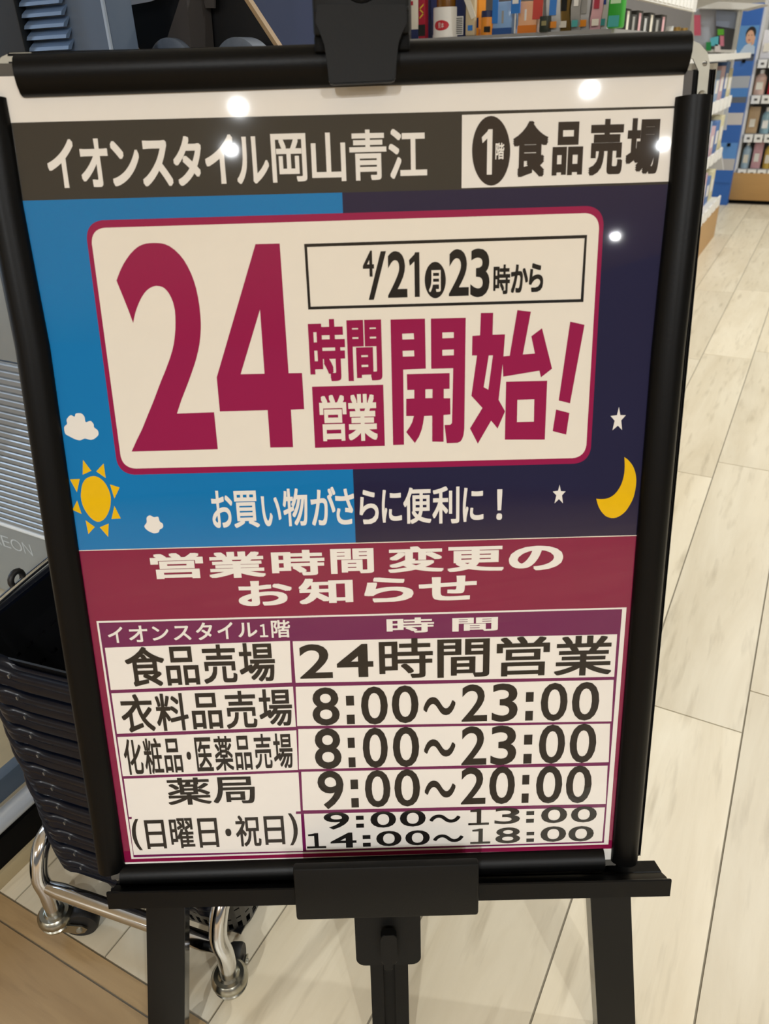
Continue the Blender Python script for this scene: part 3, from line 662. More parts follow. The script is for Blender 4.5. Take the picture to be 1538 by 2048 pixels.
proto = empty('shopping_basket')
tub = bm_obj('tub', basket_tub(), bplast_in, proto)
md = tub.modifiers.new('thickness', 'SOLIDIFY'); md.thickness = 0.0026; md.offset = 0
rim = bm_obj('rim', basket_rim(), bplast, proto, angle=50)
pinm = mat('pin_steel', '#8d8f92', 0.3, 0.8)
for sx in (-1, 1):
    for sy in (-1, 1): bm_obj('handle_pin', basket_pin(sx, sy), pinm, rim)
ORD = ['twelfth and lowest', 'eleventh', 'tenth', 'ninth', 'eighth', 'seventh', 'sixth', 'fifth', 'fourth', 'third', 'second']
Z_RIM0, PITCH = 0.172, 0.0335
baskets = []
for k in range(12):
    if k == 0: o = proto
    else:
        o = proto.copy(); COL.objects.link(o)
        for ch in list(proto.children):
            c = ch.copy(); COL.objects.link(c); c.parent = o
            for gc in list(ch.children):
                d = gc.copy(); COL.objects.link(d); d.parent = c
    o.location = (BO[0] + random.uniform(-.002, .002) * (k > 0), BO[1] + random.uniform(-.002, .002) * (k > 0), Z_RIM0 + PITCH * k - 0.165); o.rotation_euler = (0, 0, BA)
    lab = 'black plastic shopping basket, topmost of the stack behind the sign' if k == 11 else 'black plastic shopping basket, %s from the top of the nested stack' % ORD[k]
    tag(o, lab, 'basket', 'nested shopping baskets on the dolly'); baskets.append(o)
# lift the lowest so its floor clears the tiles
top = baskets[-1]
hd = tube('handle', smooth_path([(-0.160, -0.19, 0.1920), (-0.1625, -0.10, 0.1945), (-0.1630, 0.0, 0.1950), (-0.1625, 0.10, 0.1945), (-0.158, 0.19, 0.1920)], 6), 0.0042, chrome, top, 10); hd['label'] = 'chrome wire handle folded onto the rim'
ck = at_x(37, 1140, -0.842)
ring = [(0, 0.0105 * math.cos(t * math.pi / 7) - 0.002, 0.0105 * math.sin(t * math.pi / 7) + 0.006) for t in range(-2, 10)]
tb = tube('handle_clip', [Vector((-0.1640, -0.115, 0.1950)) + Vector(p) for p in ring], 0.0042, rubber, hd, 8)
# dolly
dolly = empty('basket_dolly', (BO[0], BO[1], 0), BA); tag(dolly, 'chrome tube dolly on casters under the black basket stack', 'dolly')
dinv = (Matrix.Translation((BO[0], BO[1], 0)) @ Matrix.Rotation(BA, 4, 'Z')).inverted()
def dl(p): return dinv @ Vector(p)
fl, fr = dl(at_z(112, 1815, 0.07)), dl(at_z(466, 1950, 0.06))
ul, ur = dl(at_z(72, 1690, 0.19)), dl(at_z(440, 1815, 0.19))
HX, HYF, HYB = 0.150, fl.y, 0.20
def leg_path(sx, y0, flip=1):
    return smooth_path([(sx * HX, y0, 0.055), (sx * HX, y0 + 0.002 * flip, 0.10), (sx * HX - 0.008, y0 + 0.006 * flip, 0.135), (sx * HX - 0.010, y0 + 0.030 * flip, 0.175), (sx * HX - 0.010, y0 + 0.07 * flip, 0.185)], 6)
TR = 0.0125
for sx in (-1, 1):
    for (y0, fl_) in ((HYF, 1), (HYB, -1)):
        tube('leg', leg_path(sx, y0, fl_), TR, chrome, dolly, 16)
bm = bmesh.new(); add_tube(bm, [(-HX, HYF + 0.003, 0.115), (-HX + 0.03, HYF + 0.003, 0.115), (HX - 0.03, HYF + 0.003, 0.115), (HX, HYF + 0.003, 0.115)], lambda t: 0.0125 if 0.2 < t < 0.8 else 0.009, 14)
bm_obj('crossbar', bm, chrome, dolly, angle=50)
bm = bmesh.new(); add_tube(bm, [(-HX, HYB - 0.003, 0.115), (HX, HYB - 0.003, 0.115)], 0.0115, 14); bm_obj('crossbar', bm, chrome, dolly, angle=50)
for sx in (-1, 1):
    bm = bmesh.new(); add_tube(bm, [(sx * (HX - 0.010), HYF + 0.07, 0.185), (sx * (HX - 0.010), HYB - 0.07, 0.185)], TR, 14); bm_obj('side_bar', bm, chrome, dolly, angle=50)
def caster(x, y, ang):
    e = bpy.data.objects.new('caster', None); COL.objects.link(e); e.parent = dolly; e.location = (x, y, 0); e.rotation_euler = (0, 0, ang)
    lathe('swivel_cup', [(0.0, 0.062), (0.013, 0.062), (0.0155, 0.058), (0.021, 0.058), (0.0255, 0.053), (0.0262, 0.047), (0.024, 0.042), (0.0225, 0.0405), (0.0245, 0.038), (0.023, 0.033), (0.014, 0.030), (0, 0.030)], zinc, e, seg=28)
    bm = bmesh.new()
    for s in (-1, 1):
        add_prism(bm, [(-0.018, 0.040), (0.016, 0.042), (0.040, 0.034), (0.046, 0.026), (0.040, 0.018), (0.028, 0.017), (0.0, 0.032)], s * 0.0145 - 0.0012, s * 0.0145 + 0.0012, Matrix.Rotation(math.radians(90), 4, 'X'))
    add_box(bm, -0.018, 0.016, -0.0145, 0.0145, 0.036, 0.040)
    bm_obj('fork', bm, zinc, e)
    lathe('wheel', [(0, -0.0095), (0.008, -0.0105), (0.020, -0.009), (0.0245, -0.0095), (0.0262, -0.006), (0.0262, 0.006), (0.0245, 0.0095), (0.020, 0.009), (0.008, 0.0105), (0, 0.0095)], rubber, e, seg=32, mtx=Matrix.Translation((0.034, 0, 0.0262)) @ Matrix.Rotation(math.radians(90), 4, 'X'))
    lathe('axle', [(0, -0.0185), (0.004, -0.018), (0.005, -0.0155), (0.005, 0.0155), (0.004, 0.018), (0, 0.0185)], alu, e, seg=12, mtx=Matrix.Translation((0.034, 0, 0.0262)) @ Matrix.Rotation(math.radians(90), 4, 'X'))
caster(-HX, HYF, math.radians(25)); caster(HX, HYF, math.radians(108)); caster(-HX, HYB, math.radians(70)); caster(HX, HYB, math.radians(120))

# ================================================================== ENTRANCE SIDE: kerb, bumper, machine
kerb = structure(box('trim_1', -1.25, -0.946, BY, 0.9, 0.0, 0.030, mat('kerb_tile', '#a39371', 0.5, noise=0.12, nscale=4, stretch=(8, 1, 8)), None, 0.002))
bump = empty('bumper_rail', (-0.965, 0.55, 0)); tag(bump, 'chrome tube bumper rail low on the kerb left of the baskets', 'bumper rail')
tube('tube', [(0, -0.40, 0.105), (0, 0.33, 0.105)], 0.0165, mat('brushed_tube', '#c9d0d8', 0.38, 0.35), bump, 16)
box('skirt', -0.030, 0.012, -0.40, 0.33, 0.030, 0.085, blkd, bump)
box('side_board', -0.034, -0.012, -0.40, 0.33, 0.122, 0.165, mat('slate_board', '#4a5663', 0.4), bump, 0.002)
MY = 0.92
mach = empty('service_machine', (-1.4, MY, 0)); tag(mach, 'tall blue grey machine with louvred vent and ribbed clear front at left edge', 'machine')
def mb(name, x0, x1, y0, y1, z0, z1, m, bev=0.0, parent=None):
    return box(name, x0 + 1.4, x1 + 1.4, y0 - MY, y1 - MY, z0, z1, m, parent or mach, bev)
steelblue = mat('blue_grey_panel', '#4b5a6e', 0.45, noise=0.08, nscale=14)
greyp = mat('grey_panel', '#8b8f8e', 0.4, noise=0.06, nscale=10)
xr = at_y(222, 60, MY)[0]
mb('cabinet', -2.1, xr, MY, MY + 0.05, 0.03, 1.75, steelblue, 0.004)
zt, zs = at_y(0, 720, MY)[2], at_y(40, 1050, MY)[2]
bm = bmesh.new(); nr = 26
clear = mat('clear_ribbed_film', '#86898a', 0.3, coat=0.4, noise=0.1, nscale=20)
for i in range(nr):
    z0 = zs + (zt - zs) * i / nr; z1 = zs + (zt - zs) * (i + 0.80) / nr
    add_box(bm, 0.0 - 0.65, 0.42, -0.010, -0.004, z0, z1, 0.002, 1)
add_box(bm, -0.65, 0.42, -0.0045, -0.001, zs, zt)
bm_obj('ribbed_front', bm, clear, mach)
box('upper_panel', -0.65, 0.42, -0.006, -0.001, zt + 0.004, 0.98, greyp, mach, 0.001)
box('seam_strip', -0.65, 0.42, -0.0115, -0.001, zs - 0.010, zs - 0.001, mat('white_strip', '#e8eef2', 0.3), mach, 0.001)
box('lower_panel', -0.65, 0.42, -0.008, -0.001, 0.03, zs - 0.0105, greyp, mach, 0.001)
# AEON in thin outline lettering on the lower panel
xN = at_y(67, 1112, MY - 0.008); v0_ = []; f0_ = []
xs = xN[0] + 1.4; zb = xN[2]
hL = 0.032
for ch, x0, w in (('A', -0.142, 0.034), ('E', -0.103, 0.028), ('O', -0.071, 0.038), ('N', -0.028, 0.028)):
    gv, gf = glyph(ch, -0.012); gv = gv[:, :2]; lo, hi = gv.min(0), gv.max(0); b = len(v0_)
    v0_ += [(xs + x0 + (p[0] - lo[0]) / (hi[0] - lo[0]) * w, -0.0086, zb + (p[1] - lo[1]) / (hi[1] - lo[1]) * hL) for p in gv]; f0_ += [[b + i for i in q] for q in gf]
from_data('lettering', v0_, f0_, mat('pale_lettering', '#c3cacd', 0.5), mach)
# louvre vent at eye level
lx0, lx1 = at_y(62, 50, MY)[0] + 1.4, at_y(142, 50, MY)[0] + 1.4
lz0 = 1.10; bm = bmesh.new()
pitch = at_y(100, 38, MY)[2] - at_y(100, 61, MY)[2]
lb = mat('louvre_blue', '#5e7390', 0.45, noise=0.06, nscale=40)
for i in range(16):
    z = lz0 + i * pitch
    add_prism(bm, [(-0.014, z), (-0.012, z + 0.0045), (0.0, z + pitch * 0.95), (0.0, z + pitch * 0.8), (-0.008, z)], lx0, lx1, Matrix(((0, 0, 1, 0), (1, 0, 0, 0), (0, 1, 0, 0), (0, 0, 0, 1))))
bm_obj('louvre_vent', bm, lb, mach)
mb('dark_cover', -2.05, lx0 - 1.4 - 0.001, MY - 0.02, MY - 0.001, 1.02, 1.75, mat('dark_cover', '#0d1216', 0.5), 0.002)
mb('edge_strip', xr - 0.006, xr - 0.002, MY - 0.004, MY, 1.0, 1.75, mat('pale_edge', '#8f9aa8', 0.4))

# counter behind the sign with slanted black boards and grey rolls
CY = 1.02
ctr = empty('counter', (-0.65, CY, 0)); tag(ctr, 'low dark counter standing behind the sign beside the blue grey machine', 'counter')
ctop = at_y(350, 100, CY)[2] - 0.012
box('counter_body', -0.255, 0.13, 0.0, 0.36, 0.0, ctop - 0.02, mat('counter_black', '#15161a', 0.5), ctr, 0.004)
box('counter_top', -0.260, 0.135, -0.005, 0.365, ctop - 0.02, ctop, mat('counter_top_black', '#101114', 0.35), ctr, 0.003)
bb = mat('black_board', '#08090c', 0.5); tan = mat('raw_board_edge', '#a58a66', 0.6); gw = mat('grey_wedge', '#3e3a38', 0.6)
disp = empty('display_board', (-0.65, CY + 0.10, ctop)); tag(disp, 'slanted black display boards with tan cut edges on the counter behind sign', 'display board')
YD = CY + 0.10
def ypoly(name, pxs, Y, th, m, parent, org):
    pts = [at_y(x, y, Y) for x, y in pxs]
    pts = [(p[0] - org[0], p[2] - org[2]) for p in pts]
    bm = bmesh.new(); add_prism(bm, pts, 0, th, Matrix(((1, 0, 0, 0), (0, 0, 1, Y - org[1]), (0, 1, 0, 0), (0, 0, 0, 1))))
    return bm_obj(name, bm, m, parent)
org = np.array([-0.65, YD, ctop])
ypoly('board', [(150, -75), (440, -75), (556, 100), (283, 108)], YD, 0.010, bb, disp, org)
ypoly('board_edge', [(146, -78), (151, -78), (281, 104), (276, 104)], YD - 0.003, 0.012, tan, disp, org)
ypoly('board_edge', [(438, -78), (446, -78), (562, 100), (554, 101)], YD - 0.003, 0.012, tan, disp, org)
ypoly('wedge', [(372, -40), (373, 0), (382, 95), (328, 95)], YD - 0.06, 0.055, gw, disp, org)
ypoly('hanging_tab', [(396, -40), (428, -40), (428, 16), (411, 16)], YD - 0.02, 0.004, gw, disp, org)
ypoly('notice_card', [(235, -40), (330, -55), (330, -8), (300, 3), (240, 14)], YD - 0.03, 0.002, mat('notice_paper', '#c9ced8', 0.7), disp, org)['label'] = 'pale notice card'
rollm = mat('grey_roll', '#56606e', 0.5, noise=0.2, nscale=120)
for (cx, top_, lab) in ((330, 75, 'round grey geared roll on the counter, nearer the blue grey machine'), (466, 74, 'round grey geared roll on the counter, further from the machine')):
    pt = at_y(cx, top_, YD - 0.075); rr = 0.045
    e = empty('tape_roll', (pt[0], YD - 0.055, ctop)); tag(e, lab, 'roll', 'grey rolls on the counter')
    cz = pt[2] - rr - ctop
    rr = rr if cz >= rr else rr
    mt = Matrix.Translation((0, 0, cz)) @ Matrix.Rotation(math.radians(90), 4, 'X')
    bm = bmesh.new(); seg = 44
    add_lathe(bm, [(0.012, -0.02), (rr - 0.004, -0.02), (rr, -0.017), (rr, 0.017), (rr - 0.004, 0.02), (0.012, 0.02), (0.012, -0.02)], seg=seg, mtx=mt)
    bm_obj('roll', bm, rollm, e, angle=40)
    lathe('core', [(0, -0.018), (0.0118, -0.018), (0.0118, 0.018), (0, 0.018)], blkd, e, mtx=mt, seg=20)

# ================================================================== GONDOLA BEHIND THE SIGN (end display facing us, aisle side to the right)
GY = 2.2
shelf_z = at_y(885, 75, GY)[2]
wood = mat('beech_laminate', '#b98f57', 0.45, noise=0.10, nscale=5, stretch=(1, 1, 14))
whitem = mat('shelf_white', '#dcd9d2', 0.5); greym = mat('shelf_grey', '#8d8c8a', 0.5); tagm = mat('price_tag_white', '#eceae4', 0.6); tagd = mat('tag_print_grey', '#55524e', 0.7)
gx0, gx1 = at_y(560, 40, GY)[0], at_y(1243, 50, GY)[0]
gon = empty('gondola', (gx1, GY, 0)); tag(gon, 'long shelf gondola behind the sign with end display facing the entrance', 'shelving')
def gbox(name, x0, x1, y0, y1, z0, z1, m, parent=gon, bev=0.0): return box(name, x0 - gx1, x1 - gx1, y0 - GY, y1 - GY, z0, z1, m, parent, bev)
gbox('plinth', gx0, gx1, GY - 0.03, GY + 0.55, 0, 0.25, wood)
for z in (0.25, 0.62, 0.95): gbox('shelf', gx0, gx1, GY - 0.03, GY + 0.4, z, z + 0.03, whitem)
gbox('shelf', gx0, gx1 - 0.02, GY - 0.012, GY + 0.4, shelf_z - 0.012, shelf_z, greym)
gbox('back_panel', gx0, -0.72, GY + 0.40, GY + 0.42, 0.25, 1.9, mat('gondola_back', '#6f6a66', 0.7))
exs = at_y(640, 40, GY)[0]
gbox('end_panel', gx0 - 0.2, exs + 0.10, GY - 0.035, GY - 0.03 + 0.05, 0.0, 1.9, mat('slate_blue_panel', '#454b6a', 0.5, noise=0.05, nscale=3))
# aisle side
AX = -0.585; PX = -0.622; SX = -0.665
gbox('aisle_plinth', -1.2, PX, GY + 0.6, 6.22, 0.0, 0.235, wood)
for z in (0.235, 0.55, 0.86): gbox('aisle_shelf', -1.2, SX if z > 0.3 else PX - 0.004, GY + 0.6, 6.22, z, z + 0.03, whitem)
gbox('aisle_shelf', -1.2, AX - 0.01, GY + 0.6, 6.22, 1.115, 1.145, whitem)
gbox('aisle_back', -1.02, -1.0, GY + 0.6, 6.22, 0.25, 1.9, mat('gondola_back', '#6f6a66', 0.7))
rail_z = at_x(1283, 0, AX)[2]
gbox('price_rail', AX - 0.012, AX + 0.004, GY + 0.42, at_x(1390, 20, AX)[1], rail_z, rail_z + 0.055, whitem)
bm = bmesh.new(); yy = GY + 0.45
while yy < at_x(1388, 20, AX)[1] - 0.06:
    add_box(bm, AX + 0.004 - gx1, AX + 0.006 - gx1, yy - GY, yy + 0.05 - GY, rail_z + 0.006, rail_z + 0.045); yy += 0.075
bm_obj('price_tags', bm, tagm, gon)
# price strips along the lower aisle shelves, seen edge-on past the frame
for z in (0.245, 0.55, 0.86):
    for k in range(5):
        y0 = 5.2 + k * 0.2
        xs_ = SX if z > 0.3 else PX
        gbox('price_tag', xs_ - 0.002, xs_ + 0.008, y0, y0 + 0.13, z - 0.02, z + 0.045, tagm)
# stock on the aisle shelves (a few cartons per shelf at the far end)
for zi, z in enumerate((0.265, 0.58, 0.89)):
    for k, (c, cn) in enumerate((('#d9d4cf', 'white'), ('#8ea6c2', 'powder blue'), ('#c9a9b0', 'rosy'), ('#4f74ad', 'cobalt'), ('#d8cfa8', 'straw'))):
        hh = 0.17 + 0.02 * ((k + zi) % 3); e = empty('carton', (SX - 0.07, 5.28 + 0.2 * k, z))
        tag(e, '%s carton on the aisle side %s shelf near the gondola far end' % (cn, ('lowest', 'middle', 'upper')[zi]), 'carton', 'cartons on the aisle shelves')
        box('box', -0.06, 0.055, -0.085, 0.085, 0, hh, mat('carton_' + c[1:], c, 0.5), e, 0.002)
        box('label', 0.0545, 0.056, -0.05, 0.05, hh * .3, hh * .7, mat('carton_label', '#e6e1da', 0.6), e)
# ------------------------------------------------ products on the end display
def P(name, px0, px1, ytop, ybot, Y, depth, m, label, cat='product', bev=0.003, group='toiletries on the end display', yaw=0.0, lean=0.0):
    """a carton-like product: returns its Empty, width, height"""
    xm, ym = (px0 + px1) / 2, max((ytop + (ybot or 60)) / 2, 5)
    x0, x1 = at_y(px0, ym, Y)[0], at_y(px1, ym, Y)[0]; z1 = at_y(xm, ytop, Y)[2]
    z0 = shelf_z if ybot is None else at_y(xm, ybot, Y)[2]
    z0 = shelf_z
    e = empty(name, ((x0 + x1) / 2, Y + depth / 2, z0), yaw); tag(e, label, cat, group)
    w, h = x1 - x0, z1 - z0
    if lean: e.rotation_euler = (lean, 0, yaw)
    return e, w, h
def sleeve(name, e, w, d, z0, z1, m, x0=-0.5, x1=0.5, out=0.0008):
    return box(name, x0 * w, x1 * w, -d / 2 - out, -d / 2 + 0.0005, z0, z1, m, e)
cm = lambda n, c, **k: mat(n, c, k.pop('rough', 0.45), **k)
navyp = cm('pack_navy', '#1b2450'); redp = cm('pack_red', '#a81c34'); creamp = cm('pack_cream', '#e3dccb'); orangep = cm('pack_orange', '#e08a18'); bluep = cm('pack_blue', '#2f76c4'); greenp = cm('pack_green', '#2f9e2c'); dkgreen = cm('pack_dark_green', '#232a20'); goldp = cm('pack_gold', '#a8874a', metal=0.6, rough=0.3); silverp = cm('pack_silver', '#c3c4c2', rough=0.3); pinkp = cm('pack_pink', '#d9a8ac'); amber = cm('amber_bottle', '#7a4f12', rough=0.2, coat=0.5); yel = cm('pack_yellow', '#d9b53a'); blackp = cm('pack_black', '#17160f'); clearb = cm('clear_blue_case', '#8fb2dc', rough=0.15, coat=0.6); clearo = cm('clear_orange_case', '#efb68c', rough=0.15, coat=0.6); tealp = cm('pack_teal', '#3f9e9a'); whitep = cm('pack_white', '#e9e6df'); greyk = cm('pack_grey', '#9a9893')
# 1 cream carton with navy foot
e, w, h = P('carton', 822, 836, -60, None, GY, 0.05, creamp, 'narrow cream carton with navy foot, first beside the easel clip'); box('box', -w / 2, w / 2, -0.025, 0.025, 0, h, creamp, e, 0.001); sleeve('navy_band', e, w, 0.05, 0.0, 0.022, navyp); sleeve('red_mark', e, w, 0.05, h * .5, h * .56, redp, -0.5, -0.2)
e, w, h = P('carton', 836.5, 850, -70, None, GY, 0.06, redp, 'magenta and black carton with yellow zigzag beside the white jar'); box('box', -w / 2, w / 2, -0.03, 0.03, 0, h, redp, e, 0.001); sleeve('dark_foot', e, w, 0.06, 0.006, 0.032, blackp)
zz = [(-0.3, 0.045), (0.3, 0.055), (-0.3, 0.065), (0.3, 0.075)]
for (a, b) in zip(zz, zz[1:]):
    bm = bmesh.new(); add_prism(bm, [(a[0] * w, a[1]), (a[0] * w, a[1] + 0.004), (b[0] * w, b[1] + 0.004), (b[0] * w, b[1])], -0.0008, 0, Matrix(((1, 0, 0, 0), (0, 0, 1, -0.0302), (0, 1, 0, 0), (0, 0, 0, 1)))); bm_obj('zigzag', bm, yel, e)
e, w, h = P('carton', 850.5, 858, -70, None, GY + 0.02, 0.06, navyp, 'thin dark navy carton between magenta carton and white jar'); box('box', -w / 2, w / 2, -0.03, 0.03, 0, h, navyp, e, 0.001)
# 2 white sample jar with red oval
e, w, h = P('sample_jar', 857, 911, 14, 66, GY - 0.01, 0.07, whitep, 'round white tester jar with red oval badge and amber bottle neck', 'jar')
r = w / 2
lathe('jar_body', [(0, 0), (r, 0), (r, 0.006), (r * 0.965, 0.008), (r * 0.955, h - 0.003), (r * 0.93, h), (0, h)], whitep, e, seg=40)
lathe('amber_neck', [(r * 0.74, h), (r * 0.74, h + 0.055), (r * 0.6, h + 0.075), (0, h + 0.075)], amber, e, seg=32)
def curved(px, pz): return (r * 0.957 + 0.0004) * math.sin(px), -(r * 0.957 + 0.0004) * math.cos(px), pz
def wrap(name, v, f, cx, cz, sx, sz, m, out=0.0):
    vs = []
    for a, b in v:
        t = cx + a * sx; rr_ = r * 0.957 + 0.0005 + out; vs.append((rr_ * math.sin(t), -rr_ * math.cos(t), cz + b * sz))
    return from_data(name, vs, f, m, e)
th0 = -0.05
ov = [(math.cos(2 * math.pi * k / 40), math.sin(2 * math.pi * k / 40)) for k in range(40)]
gridv, gridf = [], []
for j in range(9):
    for i in range(17):
        a = -1 + 2 * i / 16; rowh = math.sqrt(max(0, 1 - a * a)); gridv.append((a, rowh * (-1 + 2 * j / 8)))
for j in range(8):
    for i in range(16): q = j * 17 + i; gridf.append([q, q + 1, q + 18, q + 17])
wrap('oval_badge', gridv, gridf, th0, h * 0.40, 0.60, 0.0115, cm('badge_red', '#c21f2c'))
for ch, ox in (('見', -0.30), ('本', 0.08)):
    gv, gf = glyph(ch, 0.0); gv = gv[:, :2]; lo, hi = gv.min(0), gv.max(0); gv = (gv - lo) / (hi - lo); wrap('badge_lettering', [(ox + a * 0.34, (b - 0.5)) for a, b in gv], gf, th0 - 0.02, h * 0.40, 0.60, 0.0125, whitep, 0.0006)
# 3 navy carton with barcode
e, w, h = P('carton', 911, 931, -40, None, GY + 0.01, 0.05, navyp, 'navy carton with a white barcode label right of the white jar'); box('box', -w / 2, w / 2, -0.025, 0.025, 0, h, navyp, e, 0.001); sleeve('barcode_label', e, w, 0.05, 0.004, 0.046, whitep, -0.45, 0.32); 
bm = bmesh.new()
for i in range(9): add_box(bm, -0.38 * w, 0.24 * w, -0.0268, -0.0262, 0.007 + i * 0.0042, 0.007 + i * 0.0042 + 0.0018)
bm_obj('barcode', bm, blackp, e)
e, w, h = P('pouch', 931, 950, -60, None, GY - 0.005, 0.05, creamp, 'beige pouch with slanted white and red strip beside orange jar'); box('box', -w / 2, w / 2, -0.025, 0.025, 0, h, cm('pack_beige', '#cbb894'), e, 0.004); sleeve('blue_mark', e, w, 0.05, 0.012, 0.024, bluep, -0.2, 0.3)
bm = bmesh.new(); add_prism(bm, [(-0.7 * w, 0.085), (-0.2 * w, 0.095), (0.65 * w, 0.042), (0.2 * w, 0.036)], -0.0015, 0, Matrix(((1, 0, 0, 0), (0, 0, 1, -0.0265), (0, 1, 0, 0), (0, 0, 0, 1)))); bm_obj('slanted_strip', bm, creamp, e)
e, w, h = P('carton', 950.5, 958, -60, None, GY + 0.01, 0.05, orangep, 'slim orange and navy carton left of the orange jar'); box('box', -w / 2, w / 2, -0.025, 0.025, 0, h, orangep, e, 0.001); sleeve('navy_band', e, w, 0.05, 0.018, 0.04, navyp)
e, w, h = P('jar', 958.5, 983, 22, 62, GY - 0.01, 0.034, orangep, 'small orange jar with navy lid beside the clear blue case', 'jar'); r = w / 2
lathe('jar_body', [(0, 0), (r, 0), (r, h * .72), (r * .97, h * .75), (0, h * .75)], orangep, e, seg=28); lathe('lid', [(r * 1.0, h * .75), (r * 1.0, h), (r * .95, h + .001), (0, h + .001)], navyp, e, seg=28)
r = w / 2; 
box('dark_label', -0.1 * w, 0.38 * w, -r - 0.0006, -r * 0.80, h * .12, h * .36, blackp, e)
e, w, h = P('toothbrush_case', 985, 1024, 3, 58, GY, 0.05, clearb, 'clear blue boxed case standing beside a blue hanging tag', 'case'); box('case', -w / 2, w / 2, -0.025, 0.025, 0, h, clearb, e, 0.004); sleeve('blue_tag', e, w, 0.05, h * .35, h * 1.12, bluep, -0.5, -0.22, 0.002); sleeve('small_label', e, w, 0.05, h * .34, h * .72, greyk, -0.02, 0.08); sleeve('dark_foot', e, w, 0.05, 0.0, h * .2, cm('deep_blue', '#28508c'), -0.5, .5, .0004)
e, w, h = P('price_sign', 1022, 1040, -30, None, GY - 0.02, 0.004, bluep, 'blue price card standing between clear blue and clear orange cases', 'price card'); box('card', -w / 2, w / 2, -0.002, 0.002, h * .42, h, bluep, e); box('stem', -w * .05, w * .05, -0.001, 0.001, 0, h * .45, whitem, e); box('white_patch', -w * .35, w * .3, -0.003, -0.002, h * .62, h * .82, whitep, e)
e, w, h = P('toothbrush_case', 1036, 1074, 2, 57, GY, 0.05, clearo, 'clear orange boxed case standing beside a red hanging tag', 'case'); box('case', -w / 2, w / 2, -0.025, 0.025, 0, h, clearo, e, 0.004); sleeve('red_tag', e, w, 0.05, h * .42, h * 1.15, cm('tag_red', '#c9483c'), 0.28, .78, 0.002); sleeve('small_label', e, w, 0.05, h * .4, h * .75, whitep, -0.15, -0.05); sleeve('orange_foot', e, w, 0.05, 0, h * .25, cm('deep_orange', '#d97a22'), -0.5, .5, .0004)
e, w, h = P('carton', 1079, 1096, 32, 57, GY - 0.02, 0.03, dkgreen, 'little dark green carton in front of the silvery pouches'); box('box', -w / 2, w / 2, -0.015, 0.015, 0, h, dkgreen, e, 0.001); sleeve('pale_print', e, w, 0.03, h * .4, h * .7, cm('dull_gold', '#8a8258'), -.25, .3)
k = 0
for (a, b, c, c2, lab) in ((1092, 1119, silverp, bluep, 'silvery pouch with blue corner behind the dark green carton'), (1119, 1142, goldp, blackp, 'bronze foil pouch between the silvery pouches'), (1142, 1160, greyk, whitep, 'pale grey pouch with white stripe right of the bronze pouch'), (1160, 1182, silverp, greyk, 'silvery pouch with vertical grey print beside the pink sachet'), (1182, 1203, pinkp, redp, 'pink sachet with red mark left of the green pouch'), (1203, 1218, whitep, cm('pack_deepblue', '#2a4aa0'), 'white sachet with blue swirl touching the green pouch')):
    e, w, h = P('pouch', a, b, -60 - 10 * (k % 3), None, GY + 0.01 * (k % 2), 0.045, c, lab, yaw=0.1 * (-1) ** k)
    bm = bmesh.new(); add_box(bm, -w / 2, w / 2, -0.02, 0.02, 0, h)
    bmesh.ops.subdivide_edges(bm, edges=bm.edges[:], cuts=5, use_grid_fill=True)
    for v in bm.verts:
        t = v.co.z / h; v.co.y *= 0.15 + 0.85 * math.sin(math.pi * min(1, t * 0.85 + 0.12)); v.co.x += 0.002 * math.sin(9 * t + k); v.co.y += 0.0015 * math.sin(40 * v.co.x + 14 * t + k)
    bm_obj('pouch_body', bm, c, e, angle=60)
    sleeve('print_panel', e, w, 0.042, 0.035 + 0.008 * (k % 3), 0.075 + 0.01 * (k % 2), c2, -0.28, 0.22, 0.001); sleeve('lower_print', e, w, 0.042, 0.008, 0.022, (orangep, creamp, tealp)[k % 3], -0.35, 0.3, 0.001)
    k += 1
e, w, h = P('pouch', 1217, 1246, -60, None, GY - 0.02, 0.04, greenp, 'bright green pouch with blue foot and white print'); box('pouch_body', -w / 2, w / 2, -0.02, 0.02, 0, h, greenp, e, 0.005); sleeve('blue_foot', e, w, 0.04, 0.003, 0.026, tealp, -.4, .35); sleeve('white_print', e, w, 0.04, 0.05, 0.062, cm('pale_green', '#bfe0b4'), -.35, .35); sleeve('white_print', e, w, 0.04, 0.07, 0.076, cm('pale_green', '#bfe0b4'), -.3, .2)
